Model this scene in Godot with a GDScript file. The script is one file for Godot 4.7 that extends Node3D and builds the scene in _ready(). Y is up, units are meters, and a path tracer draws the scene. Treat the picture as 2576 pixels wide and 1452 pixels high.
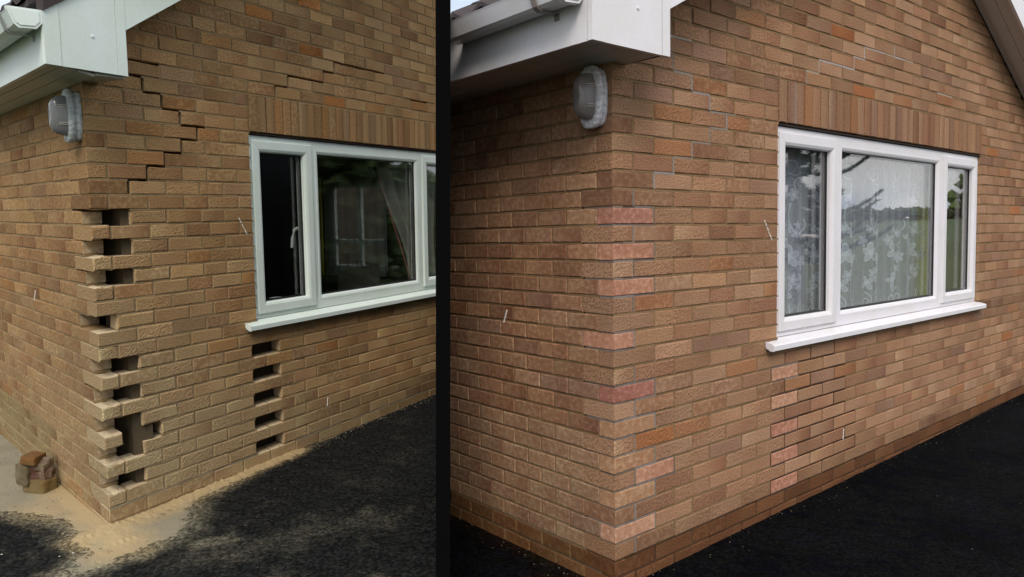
extends Node3D
# ---------------------------------------------------------------- shared state
const J := 0.01
const CH := 0.075
var rng := RandomNumberGenerator.new()
var mats := {}
var used_names := {}
var cam: Camera3D
const FOCAL := 1968.44

func _ready():
	rng.seed = 4711
	# ---- camera
	cam = Camera3D.new(); cam.name = "camera"
	cam.fov = rad_to_deg(2.0 * atan(726.0 / FOCAL)); cam.near = 0.05; cam.far = 600.0
	cam.rotation = Vector3(deg_to_rad(-4.8617), 0, 0)
	add_child(cam); cam.current = true
	# ---- sky, exposure
	var we := WorldEnvironment.new(); we.name = "world_environment"
	var env := Environment.new()
	env.background_mode = Environment.BG_SKY
	env.tonemap_mode = Environment.TONE_MAPPER_LINEAR
	env.tonemap_exposure = 1.45
	env.sdfgi_enabled = true; env.ssao_enabled = true; env.ssil_enabled = true
	var sky := Sky.new(); var pano := PanoramaSkyMaterial.new()
	pano.panorama = sky_texture(); pano.energy_multiplier = 1.05
	sky.sky_material = pano; env.sky = sky
	we.environment = env; add_child(we)
	# ---- overcast sun
	var sun := DirectionalLight3D.new(); sun.name = "sun"
	sun.light_energy = 0.5; sun.light_angular_distance = 25.0; sun.light_color = Color(1.0, 0.96, 0.9)
	sun.shadow_enabled = true
	add_child(sun)
	sun.look_at_from_position(Vector3(-1.3, 7.6, 3.6), Vector3(-1.2, 0, -4.5))
	# ---- ground and surroundings
	make_materials()
	build_ground()
	build_far()
	build_partition()
	# ---- the two houses
	var L := House.new(); L.setup(self, 0); build_house(L)
	var R := House.new(); R.setup(self, 1); build_house(R)
	build_rubble(L)
	build_interior_left(L)
	build_interior_right(R)

# ---------------------------------------------------------------- naming
func nm(base: String) -> String:
	var k: int = used_names.get(base, 0); used_names[base] = k + 1
	return base if k == 0 else "%s_%03d" % [base, k]

func tag(o: Node, label := "", category := "", group := "", kind := ""):
	if label: o.set_meta("label", label)
	if category: o.set_meta("category", category)
	if group: o.set_meta("group", group)
	if kind: o.set_meta("kind", kind)

func put(st: SurfaceTool, called: String, m: Material, parent: Node = null) -> MeshInstance3D:
	st.generate_normals()
	return put_mesh(st.commit(), called, m, parent)

func put_mesh(mesh: Mesh, called: String, m: Material, parent: Node = null) -> MeshInstance3D:
	var o := MeshInstance3D.new(); o.mesh = mesh; o.material_override = m
	if parent == null:
		o.name = nm(called); add_child(o)
	else:
		o.name = called; parent.add_child(o, true)
	return o

func mb() -> SurfaceTool:
	var st := SurfaceTool.new(); st.begin(Mesh.PRIMITIVE_TRIANGLES); st.set_smooth_group(-1); return st

# quad a,b,c,d counter-clockwise seen from outside
func quad(st: SurfaceTool, a: Vector3, b: Vector3, c: Vector3, d: Vector3, col := Color.WHITE, uvs = null):
	var p := [a, b, c, d]
	for i in [0, 2, 1, 0, 3, 2]:
		st.set_color(col)
		st.set_uv(uvs[i] if uvs else Vector2(p[i].x + p[i].z, p[i].y))
		st.add_vertex(p[i])

# parallelepiped: corner o, edges x, y and depth d going inward (outside is x cross y)
func slab(st: SurfaceTool, o: Vector3, x: Vector3, y: Vector3, d: Vector3, col := Color.WHITE, back := true):
	var lx := x.length(); var ly := y.length(); var ld := d.length()
	if x.cross(y).dot(d) > 0.0:   # keep the outside outward
		o = o + d; d = -d
	var a := o; var b := o + x; var c := o + x + y; var e := o + y
	var f := Vector2(o.x * 3.1 + o.z, o.y * 1.7)
	quad(st, a, b, c, e, col, [f, f + Vector2(lx, 0), f + Vector2(lx, ly), f + Vector2(0, ly)])
	quad(st, a + d, a, e, e + d, col, [f, f + Vector2(ld, 0), f + Vector2(ld, ly), f + Vector2(0, ly)])
	quad(st, b, b + d, c + d, c, col, [f, f + Vector2(ld, 0), f + Vector2(ld, ly), f + Vector2(0, ly)])
	quad(st, e, c, c + d, e + d, col, [f, f + Vector2(lx, 0), f + Vector2(lx, ld), f + Vector2(0, ld)])
	quad(st, a + d, b + d, b, a, col, [f, f + Vector2(lx, 0), f + Vector2(lx, ld), f + Vector2(0, ld)])
	if back:
		quad(st, b + d, a + d, e + d, c + d, col, [f, f + Vector2(lx, 0), f + Vector2(lx, ly), f + Vector2(0, ly)])

# box between two corners in axes of the parent, edges chamfered by ch
func cbox(st: SurfaceTool, lo: Vector3, hi: Vector3, ch := 0.003, col := Color.WHITE):
	var c := (lo + hi) * 0.5; var h := (hi - lo) * 0.5
	ch = minf(ch, minf(h.x, minf(h.y, h.z)) * 0.8)
	var rows := [[-h.y, 1.0], [-h.y + ch, 0.0], [h.y - ch, 0.0], [h.y, 1.0]]
	var ring := func(y: float, inset: float) -> Array:
		var x := h.x - inset * ch; var z := h.z - inset * ch
		var k := ch
		return [Vector3(-x + k, y, z), Vector3(x - k, y, z), Vector3(x, y, z - k), Vector3(x, y, -z + k), Vector3(x - k, y, -z), Vector3(-x + k, y, -z), Vector3(-x, y, -z + k), Vector3(-x, y, z - k)]
	var rs := []
	for r in rows: rs.append(ring.call(r[0], r[1]))
	for i in 3:
		for k in 8:
			var n := (k + 1) % 8
			quad(st, c + rs[i][k], c + rs[i][n], c + rs[i + 1][n], c + rs[i + 1][k], col)
	for k in range(1, 7):
		tri(st, c + rs[3][0], c + rs[3][k], c + rs[3][k + 1], col)
		tri(st, c + rs[0][0], c + rs[0][k + 1], c + rs[0][k], col)

func tri(st: SurfaceTool, a: Vector3, b: Vector3, c: Vector3, col := Color.WHITE):
	for p in [a, c, b]:
		st.set_color(col); st.set_uv(Vector2(p.x + p.z, p.y)); st.add_vertex(p)

# prism: polygon points (counter-clockwise from outside), extruded by d inward
func prism(st: SurfaceTool, pts: Array, d: Vector3, col := Color.WHITE):
	var n := pts.size()
	for k in range(1, n - 1):
		tri(st, pts[0], pts[k], pts[k + 1], col)
		tri(st, pts[0] + d, pts[k + 1] + d, pts[k] + d, col)
	for k in n:
		var a: Vector3 = pts[k]; var b: Vector3 = pts[(k + 1) % n]
		quad(st, b, a, a + d, b + d, col)

func tube(st: SurfaceTool, path: Array, r0: float, r1: float, sides := 8, col := Color.WHITE):
	var rings := []
	for i in path.size():
		var t: Vector3 = (path[mini(i + 1, path.size() - 1)] - path[maxi(i - 1, 0)]).normalized()
		var s := t.cross(Vector3.UP if absf(t.y) < 0.95 else Vector3.RIGHT).normalized(); var u := s.cross(t)
		var r := lerpf(r0, r1, float(i) / maxf(1.0, path.size() - 1.0))
		var ring := []
		for k in sides:
			var a := TAU * k / sides
			ring.append(path[i] + (s * cos(a) + u * sin(a)) * r)
		rings.append(ring)
	for i in path.size() - 1:
		for k in sides:
			var n := (k + 1) % sides
			quad(st, rings[i][k], rings[i][n], rings[i + 1][n], rings[i + 1][k], col)
	for k in range(1, sides - 1):
		tri(st, rings[0][0], rings[0][k + 1], rings[0][k], col)
		tri(st, rings[-1][0], rings[-1][k], rings[-1][k + 1], col)

# ---------------------------------------------------------------- textures and materials
func seamless(n: int, freq: float, sd: int, oct := 3) -> Image:
	var f := FastNoiseLite.new(); f.seed = sd; f.frequency = freq; f.noise_type = FastNoiseLite.TYPE_SIMPLEX
	f.fractal_octaves = oct
	var im := f.get_seamless_image(n, n, false, false, 0.15, true)
	im.convert(Image.FORMAT_L8)
	return im

func tex(im: Image) -> ImageTexture:
	im.generate_mipmaps()
	return ImageTexture.create_from_image(im)

func std(name_: String, col: Color, rough := 0.9) -> StandardMaterial3D:
	var m := StandardMaterial3D.new(); m.resource_name = name_
	m.albedo_color = col.linear_to_srgb(); m.roughness = rough
	return m

func make_materials():
	var n := 512
	# brick: combed slanting marks, pits, fine grain
	var a := seamless(n, 0.022, 11, 2).get_data(); var b := seamless(n, 0.08, 12, 2).get_data()
	var c := seamless(n, 0.2, 13, 2).get_data()
	var hd := PackedByteArray(); hd.resize(n * n)
	var cd := PackedByteArray(); cd.resize(n * n * 3)
	for y in n:
		for x in n:
			var s: float = a[((x - y + 2 * n) * 2 % n) * n + (x + y) % n] / 255.0
			var p: float = b[y * n + x] / 255.0
			var g: float = c[y * n + x] / 255.0
			var h := 0.55 * s + 0.3 * p + 0.15 * g
			hd[y * n + x] = int(clampf((h - 0.2) * 1.6, 0, 1) * 255)
			var l := 0.90 + 0.26 * (h - 0.5) + 0.13 * (g - 0.5)
			if p < 0.27: l *= 0.88
			l = clampf(l, 0.2, 1.0)
			cd[(y * n + x) * 3] = int(l * 255); cd[(y * n + x) * 3 + 1] = int(clampf(l * (0.985 + 0.05 * (p - 0.5)), 0, 1) * 255); cd[(y * n + x) * 3 + 2] = int(clampf(l * (0.97 + 0.1 * (p - 0.5)), 0, 1) * 255)
	var bt := tex(Image.create_from_data(n, n, false, Image.FORMAT_RGB8, cd))
	var bh := tex(Image.create_from_data(n, n, false, Image.FORMAT_L8, hd))
	var m := std("brick", Color(1.9, 1.9, 1.9), 0.95); m.albedo_color = Color(1, 1, 1)
	m.vertex_color_use_as_albedo = true; m.albedo_texture = bt; m.uv1_scale = Vector3(2, 2, 2)
	m.heightmap_enabled = true; m.heightmap_texture = bh; m.heightmap_scale = 0.32
	m.metallic_specular = 0.25
	mats.brick = m
	var pd := PackedByteArray(); pd.resize(n * n); var pc := PackedByteArray(); pc.resize(n * n * 3)
	for y in n:
		for x in n:
			var s: float = a[((x + 190) % n) * n + y] / 255.0
			var p: float = b[((y * 2) % n) * n + (x * 2) % n] / 255.0
			var g: float = c[y * n + x] / 255.0
			var hh := 0.3 * s + 0.4 * p + 0.3 * g
			pd[y * n + x] = int(clampf((hh - 0.2) * 1.6, 0, 1) * 255)
			var l := 0.90 + 0.30 * (hh - 0.5) + 0.12 * (g - 0.5)
			if p < 0.24: l *= 0.80
			if s > 0.72: l *= 1.06
			l = clampf(l, 0.2, 1.0)
			pc[(y * n + x) * 3] = int(l * 255); pc[(y * n + x) * 3 + 1] = int(clampf(l * (0.98 + 0.08 * (s - 0.5)), 0, 1) * 255); pc[(y * n + x) * 3 + 2] = int(clampf(l * (0.965 + 0.14 * (s - 0.5)), 0, 1) * 255)
	var m2: StandardMaterial3D = m.duplicate(); m2.resource_name = "brick_pitted"
	m2.albedo_texture = tex(Image.create_from_data(n, n, false, Image.FORMAT_RGB8, pc)); m2.heightmap_texture = tex(Image.create_from_data(n, n, false, Image.FORMAT_L8, pd)); m2.heightmap_scale = 0.4
	mats.brick_pitted = m2
	var m3: StandardMaterial3D = m.duplicate(); m3.resource_name = "brick_faint"; m3.heightmap_scale = 0.22; m3.uv1_scale = Vector3(2.7, 2.7, 2.7)
	mats.brick_faint = m3
	# new, smoother brick
	var sh := PackedByteArray(); sh.resize(n * n); var sc := PackedByteArray(); sc.resize(n * n * 3)
	for i in n * n:
		var g: float = c[i] / 255.0; var p: float = b[i] / 255.0
		sh[i] = int(clampf(0.6 * g + 0.4 * p, 0, 1) * 255)
		var l := clampf(0.90 + 0.14 * (g - 0.5) + 0.12 * (p - 0.5), 0, 1)
		sc[i * 3] = int(l * 255); sc[i * 3 + 1] = int(l * 253); sc[i * 3 + 2] = int(l * 251)
	m = std("fine_grain", Color.WHITE, 0.95); m.albedo_color = Color(1, 1, 1)
	m.vertex_color_use_as_albedo = true; m.albedo_texture = tex(Image.create_from_data(n, n, false, Image.FORMAT_RGB8, sc)); m.uv1_scale = Vector3(2, 2, 2)
	m.heightmap_enabled = true; m.heightmap_texture = tex(Image.create_from_data(n, n, false, Image.FORMAT_L8, sh)); m.heightmap_scale = 0.25
	m.metallic_specular = 0.25
	mats.grain = m
	mats.sand = m.duplicate(); mats.sand.resource_name = "sand"; mats.sand.heightmap_scale = 0.12
	# tarmac: rolled aggregate
	var cell := FastNoiseLite.new(); cell.noise_type = FastNoiseLite.TYPE_CELLULAR; cell.frequency = 0.07; cell.seed = 5
	cell.cellular_return_type = FastNoiseLite.RETURN_DISTANCE; cell.fractal_type = FastNoiseLite.FRACTAL_NONE
	var ci := cell.get_seamless_image(n, n, false, false, 0.1, true); ci.convert(Image.FORMAT_L8)
	var cv := FastNoiseLite.new(); cv.noise_type = FastNoiseLite.TYPE_CELLULAR; cv.frequency = 0.07; cv.seed = 5
	cv.cellular_return_type = FastNoiseLite.RETURN_CELL_VALUE; cv.fractal_type = FastNoiseLite.FRACTAL_NONE
	var vi := cv.get_seamless_image(n, n, false, false, 0.1, true); vi.convert(Image.FORMAT_L8)
	var cdat := ci.get_data(); var vdat := vi.get_data()
	var ah := PackedByteArray(); ah.resize(n * n); var ac := PackedByteArray(); ac.resize(n * n * 3)
	for i in n * n:
		var d: float = cdat[i] / 255.0; var v: float = vdat[i] / 255.0; var g: float = c[i] / 255.0
		ah[i] = int(clampf(1.0 - d * 1.2 + 0.15 * g, 0, 1) * 255)
		var l := clampf(0.78 + 0.42 * (v - 0.5) + 0.22 * (g - 0.5) - 0.16 * d, 0.1, 1)
		if v > 0.975: l = 1.0
		ac[i * 3] = int(l * 255); ac[i * 3 + 1] = int(l * 255); ac[i * 3 + 2] = int(l * 255)
	m = std("tarmac", Color.WHITE, 0.88); m.albedo_color = Color(1, 1, 1); m.vertex_color_use_as_albedo = true
	m.albedo_texture = tex(Image.create_from_data(n, n, false, Image.FORMAT_RGB8, ac)); m.uv1_scale = Vector3(2.1, 2.1, 2.1)
	m.heightmap_enabled = true; m.heightmap_texture = tex(Image.create_from_data(n, n, false, Image.FORMAT_L8, ah)); m.heightmap_scale = 0.3
	m.metallic_specular = 0.12
	mats.tarmac = m
	# plain ones
	mats.pvc0 = std("white_plastic_greenish", Color(0.74, 0.83, 0.785), 0.35)
	mats.pvc1 = std("white_plastic_lilac", Color(0.80, 0.775, 0.82), 0.35)
	for k in 2:
		var pm: StandardMaterial3D = mats["pvc%d" % k]
		pm.metallic_specular = 0.4
		pm.albedo_texture = tex(weather_image(k)); pm.uv1_scale = Vector3(0.9, 0.9, 0.9)
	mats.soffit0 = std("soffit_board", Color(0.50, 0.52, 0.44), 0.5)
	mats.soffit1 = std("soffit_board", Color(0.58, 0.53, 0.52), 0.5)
	mats.black = std("black_board", Color(0.0038, 0.0038, 0.004), 1.0); mats.black.metallic_specular = 0.0
	mats.gasket = std("rubber_gasket", Color(0.01, 0.01, 0.012), 0.6)
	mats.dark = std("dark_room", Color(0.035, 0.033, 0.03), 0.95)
	mats.metal0 = std("weathered_metal", Color.WHITE, 0.7); mats.metal1 = mats.metal0
	mats.metal0.albedo_color = Color(1, 1, 1); mats.metal0.vertex_color_use_as_albedo = true
	mats.metal0.albedo_texture = tex(flake_image()); mats.metal0.uv1_scale = Vector3(5, 5, 5)
	var gl := StandardMaterial3D.new(); gl.resource_name = "window_glass"; gl.transparency = BaseMaterial3D.TRANSPARENCY_ALPHA
	gl.albedo_color = Color(0.1, 0.12, 0.11, 0.008); gl.roughness = 0.0; gl.metallic_specular = 0.5
	mats.glass = gl
	mats.bracket0 = std("grey_bracket", Color(0.30, 0.32, 0.31), 0.5); mats.bracket1 = std("brown_bracket", Color(0.25, 0.20, 0.19), 0.5)
	mats.tile = std("roof_tile", Color(0.045, 0.032, 0.032), 0.9)
	mats.any = std("painted", Color.WHITE, 0.9); mats.any.albedo_color = Color(1, 1, 1); mats.any.vertex_color_use_as_albedo = true

func weather_image(k: int) -> Image:
	var n := 256
	var a := seamless(n, 0.012, 31 + k, 3).get_data(); var b := seamless(n, 0.15, 33 + k, 2).get_data()
	var d := PackedByteArray(); d.resize(n * n * 3)
	for i in n * n:
		var l := clampf(0.965 + 0.03 * (a[i] / 255.0 - 0.5) + 0.02 * (b[i] / 255.0 - 0.5), 0, 1)
		d[i * 3] = int(l * 255); d[i * 3 + 1] = int(l * 254); d[i * 3 + 2] = int(clampf(l - 0.03 * (0.6 - a[i] / 255.0), 0, 1) * 253)
	return Image.create_from_data(n, n, false, Image.FORMAT_RGB8, d)

func flake_image() -> Image:
	var n := 256
	var a := seamless(n, 0.03, 41, 3).get_data(); var b := seamless(n, 0.12, 42, 2).get_data()
	var d := PackedByteArray(); d.resize(n * n * 3)
	for i in n * n:
		var t: float = a[i] / 255.0; var g: float = b[i] / 255.0
		var l := 0.82 + 0.12 * (g - 0.5) + 0.14 * smoothstep(0.40, 0.60, t)
		l = clampf(l, 0, 1)
		d[i * 3] = int(l * 255); d[i * 3 + 1] = int(l * 255); d[i * 3 + 2] = int(l * 255)
	return Image.create_from_data(n, n, false, Image.FORMAT_RGB8, d)

func sky_texture() -> ImageTexture:
	var w := 768; var h := 384
	var f := FastNoiseLite.new(); f.seed = 21; f.frequency = 1.0; f.fractal_octaves = 5
	var im := Image.create(w, h, false, Image.FORMAT_RGBF)
	for y in h:
		var el := PI * (0.5 - (y + 0.5) / h)
		for x in w:
			var az := TAU * x / w
			var p := Vector3(cos(el) * cos(az), sin(el), cos(el) * sin(az))
			var q := Vector3(p.x, 0, p.z) / maxf(0.12, p.y + 0.12)
			var t := f.get_noise_3d(q.x * 0.55, q.z * 0.55, 3.0) * 1.3 + 0.25 * f.get_noise_3d(p.x * 4, p.y * 14, p.z * 4)
			t = clampf(0.5 + t, 0, 1)
			var c := Color(0.50, 0.58, 0.70).lerp(Color(1.0, 1.0, 1.0), smoothstep(0.2, 0.85, t))
			var lift := 0.86 + 0.32 * sin(maxf(el, 0.0))
			lift -= 0.20 * exp(-pow((el - 0.10) / 0.11, 2.0))
			if el < 0.0: c = Color(0.30, 0.30, 0.27); lift = 1.0
			im.set_pixel(x, y, Color(c.r * lift, c.g * lift, c.b * lift))
	return ImageTexture.create_from_image(im)

# ---------------------------------------------------------------- ground
func ground_l(x: float, z: float) -> float: return -1.5851 + 0.0341 * x - 0.0272 * z
func ground_r(x: float, z: float) -> float: return -1.5067 + 0.0312 * x + 0.02125 * z
func divide_x(z: float) -> float: return 0.0885 * z

func seg_dist(p: Vector2, a: Vector2, b: Vector2) -> float:
	var t := clampf((p - a).dot(b - a) / (b - a).length_squared(), 0, 1)
	return p.distance_to(a + (b - a) * t)

func build_ground():
	var f := FastNoiseLite.new(); f.seed = 8; f.frequency = 1.6; f.fractal_octaves = 4
	var f2 := FastNoiseLite.new(); f2.seed = 9; f2.frequency = 9.0; f2.fractal_octaves = 3
	# left driveway, dusty: a fine sheet where it shows and a coarse one round it
	var corner := Vector2(-2.024, -3.823); var gd := Vector2(0.46835, -0.88327).normalized(); var sdir := Vector2(-0.692, -0.722).normalized()
	var edge := [Vector2(-1.25, -5.35), Vector2(-1.39, -5.06), Vector2(-1.46, -4.92), Vector2(-1.58, -4.54), Vector2(-1.64, -4.27), Vector2(-1.67, -4.21), Vector2(-1.55, -3.79), Vector2(-1.6, -3.64), Vector2(-1.78, -3.42), Vector2(-1.86, -3.33), Vector2(-2.0, -3.0), Vector2(-2.1, -3.2), Vector2(-2.08, -3.37), Vector2(-2.05, -3.43), Vector2(-2.06, -3.53), Vector2(-2.18, -3.65), Vector2(-2.33, -3.82), Vector2(-2.51, -3.95), Vector2(-2.72, -4.04), Vector2(-3.3, -4.2), Vector2(-5.0, -5.0), Vector2(-5, -8), Vector2(-2.5, -8)]
	var poly := PackedVector2Array(edge)
	var tone := func(x: float, z: float) -> Color:
		var p := Vector2(x, z)
		var n := f.get_noise_2d(x * 1.5, z * 1.5); var n2 := f2.get_noise_2d(x, z); var n3 := f2.get_noise_2d(x * 3.0 + 9, z * 3.0)
		var q := p + Vector2(n, f.get_noise_2d(z * 1.5 + 7, x * 1.5)) * 0.05
		var d := 9.0
		for i in edge.size() - 1: d = minf(d, seg_dist(q, edge[i], edge[i + 1]))
		if not Geometry2D.is_point_in_polygon(q, poly): d = -d
		var dust := smoothstep(-0.09, 0.15, d + 0.045 * n2 + 0.03 * n3)
		dust *= 0.92 + 0.22 * n
		# sand heaped along the foot of the walls
		var u := (p - corner).dot(gd); var off := absf((p - corner).cross(gd))
		var s := (p - corner).dot(sdir); var offs := absf((p - corner).cross(sdir))
		var sand := 0.0
		if u > -0.25: sand = maxf(sand, (1.0 - smoothstep(0.03, 0.20, off + 0.04 * n2)) * (1.0 - smoothstep(1.25, 1.5, u)))
		if s > -0.25: sand = maxf(sand, (1.0 - smoothstep(0.03, 0.20, offs + 0.04 * n2)) * (1.0 - smoothstep(0.8, 1.3, s)))
		sand = maxf(sand, 0.9 * (1.0 - smoothstep(0.03, 0.26, p.distance_to(Vector2(-1.9, -3.6)) + 0.1 * n)))
		sand = maxf(sand, 0.7 * (1.0 - smoothstep(0.03, 0.35, p.distance_to(Vector2(-2.5, -4.15)) + 0.1 * n)))
		sand *= clampf(dust * 1.6, 0, 1)
		if u > -0.1: sand = maxf(sand, (1.0 - smoothstep(0.045, 0.11, off + 0.03 * n2)) * (1.0 - smoothstep(1.3, 1.5, u + 0.1 * n2)))
		# faint wipes of dust over the rest
		var wipe := clampf(smoothstep(0.1, 0.7, n + 0.2 * n2) * 0.20 + 0.05 * n2 + 0.06 * n3, 0, 0.25)
		wipe = maxf(wipe, 0.5 * (1.0 - smoothstep(0.01, 0.11, seg_dist(q, Vector2(-1.5, -3.63), Vector2(-1.38, -3.66)) + 0.05 * n2)))
		wipe = maxf(wipe, 0.12 * (1.0 - smoothstep(0.0, 0.10, seg_dist(q, Vector2(-1.15, -4.6), Vector2(-0.7, -4.35)))))
		wipe = maxf(wipe, 0.16 * (1.0 - smoothstep(0.0, 0.16, seg_dist(q, Vector2(-1.5, -3.45), Vector2(-0.75, -3.85)) + 0.07 * n2)))
		if p.y < -4.05 and p.x > -1.6: wipe *= 0.35
		dust = maxf(dust, wipe)
		var c := Color(0.0265, 0.0270, 0.0262).lerp(Color(0.40, 0.355, 0.245), clampf(dust, 0, 1) * 0.88)
		c = c.lerp(Color(0.56, 0.41, 0.215), clampf(sand, 0, 1) * 0.8)
		c.a = clampf(maxf(dust, sand), 0, 1)
		return c
	var st := mb()
	sheet(st, -4.6, 0.4, -6.9, -3.1, 0.02, ground_l, tone, f2, true, corner, gd, sdir)
	var dl := put(st, "driveway", mats.tarmac); tag(dl, "dusty dark tarmac driveway with sand by the broken corner", "", "", "structure")
	st = mb()
	sheet(st, -4.6, -0.9, -6.2, -3.1, 0.022, ground_l, tone, f2, true, corner, gd, sdir, true)
	var sa := put(st, "sand", mats.sand); tag(sa, "fine pale brick dust and sand spread over the tarmac round the broken corner", "", "", "stuff")
	# right driveway, fresh black tarmac
	var tone_r := func(x: float, z: float) -> Color:
		var n := f.get_noise_2d(x * 0.9 + 40, z * 0.9); var n2 := f2.get_noise_2d(x * 2, z * 2)
		var c := Color(0.0088, 0.0088, 0.0105) * (1.0 + 0.5 * n + 0.3 * n2)
		var p := Vector2(x, z); var cr := Vector2(0.44, -3.2)
		var sd := Vector2(-0.617, -0.787); var off := absf((p - cr).cross(sd))
		var brown := (1.0 - smoothstep(0.0, 0.14, off + 0.06 * n2)) * 0.8
		brown = maxf(brown, 0.6 * (1.0 - smoothstep(0.05, 0.32, p.distance_to(Vector2(0.25, -3.32)) + 0.15 * n)))
		return c.lerp(Color(0.040, 0.022, 0.011), clampf(brown * (0.6 + 0.8 * n2), 0, 1))
	st = mb()
	sheet(st, -0.75, 5.4, -7.0, -3.0, 0.045, ground_r, tone_r, f2, false, corner, gd, sdir)
	var dr := put(st, "driveway", mats.tarmac); tag(dr, "clean black tarmac driveway in front of the repaired corner", "", "", "structure")
	# the rest of both driveways, towards and beside the camera
	st = mb()
	apron(st, -7.0, -4.6, -9.0, 3.0, ground_l, Color(0.03, 0.027, 0.02)); apron(st, -4.6, 0.0, -3.1, 3.0, ground_l, Color(0.022, 0.0225, 0.0225))
	apron(st, -4.6, -0.9, -9.0, -6.9, ground_l, Color(0.022, 0.0225, 0.0225))
	var al := put(st, "driveway", mats.tarmac); tag(al, "", "", "", "structure")
	st = mb()
	apron(st, 0.0, 8.0, -3.0, 3.0, ground_r, Color(0.008, 0.008, 0.0095)); apron(st, 5.4, 8.0, -9.0, -3.0, ground_r, Color(0.008, 0.008, 0.0095))
	var ar := put(st, "driveway", mats.tarmac); tag(ar, "", "", "", "structure")
	# grit: small chips lying on the tarmac
	grit("gravel", ground_l, true); grit("gravel", ground_r, false)

func sheet(st: SurfaceTool, x0: float, x1: float, z0: float, z1: float, step: float, gy: Callable, tone: Callable, f: FastNoiseLite, left: bool, corner: Vector2, gd: Vector2, sdir: Vector2, lift := false):
	var nx := int((x1 - x0) / step); var nz := int((z1 - z0) / step)
	var P := []; var C := []
	for j in nz + 1:
		var z := z0 + (z1 - z0) * j / nz; var row := []; var rc := []
		var lo := x0; var hi := x1
		if left: hi = divide_x(z) + 0.001
		else: lo = divide_x(z) - 0.001
		for i in nx + 1:
			var x := clampf(x0 + (x1 - x0) * i / nx, lo, hi)
			var y: float = gy.call(x, z) + 0.003 * f.get_noise_2d(x * 0.6, z * 0.6)
			if left:
				var p := Vector2(x, z)
				var u := (p - corner).dot(gd); var off := absf((p - corner).cross(gd)); var s := (p - corner).dot(sdir); var offs := absf((p - corner).cross(sdir))
				if u > -0.2 and u < 1.6: y += 0.022 * exp(-off / 0.07) * (1.0 - smoothstep(1.2, 1.6, u)) * (1.0 + 0.5 * f.get_noise_2d(x * 2, z * 2))
				if s > -0.2 and s < 1.4: y += 0.012 * exp(-offs / 0.07) * (1.0 - smoothstep(0.8, 1.4, s))
			var tc: Color = tone.call(x, z)
			if lift: y += lerpf(-0.009, 0.0045, smoothstep(0.5, 1.0, tc.a)) + 0.0007 * f.get_noise_2d(x * 5, z * 5)
			row.append(Vector3(x, y, z)); rc.append(tc)
		P.append(row); C.append(rc)
	for j in nz:
		for i in nx:
			if P[j][i].x == P[j][i + 1].x and P[j + 1][i].x == P[j + 1][i + 1].x: continue
			if lift and maxf(maxf(C[j][i].a, C[j + 1][i + 1].a), maxf(C[j][i + 1].a, C[j + 1][i].a)) < 0.1: continue
			for k in [[j, i], [j, i + 1], [j + 1, i + 1], [j, i], [j + 1, i + 1], [j + 1, i]]:
				var p: Vector3 = P[k[0]][k[1]]
				st.set_color(C[k[0]][k[1]]); st.set_uv(Vector2(p.x, p.z)); st.add_vertex(p)

func apron(st: SurfaceTool, x0: float, x1: float, z0: float, z1: float, gy: Callable, col: Color):
	var n := 6
	for i in n:
		for j in n:
			var q := []
			for c in [[0, 0], [1, 0], [1, 1], [0, 1]]:
				var x := lerpf(x0, x1, float(i + c[0]) / n); var z := lerpf(z0, z1, float(j + c[1]) / n)
				q.append(Vector3(x, gy.call(x, z) - 0.002, z))
			quad(st, q[0], q[3], q[2], q[1], col, [Vector2(q[0].x, q[0].z), Vector2(q[3].x, q[3].z), Vector2(q[2].x, q[2].z), Vector2(q[1].x, q[1].z)])

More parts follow.
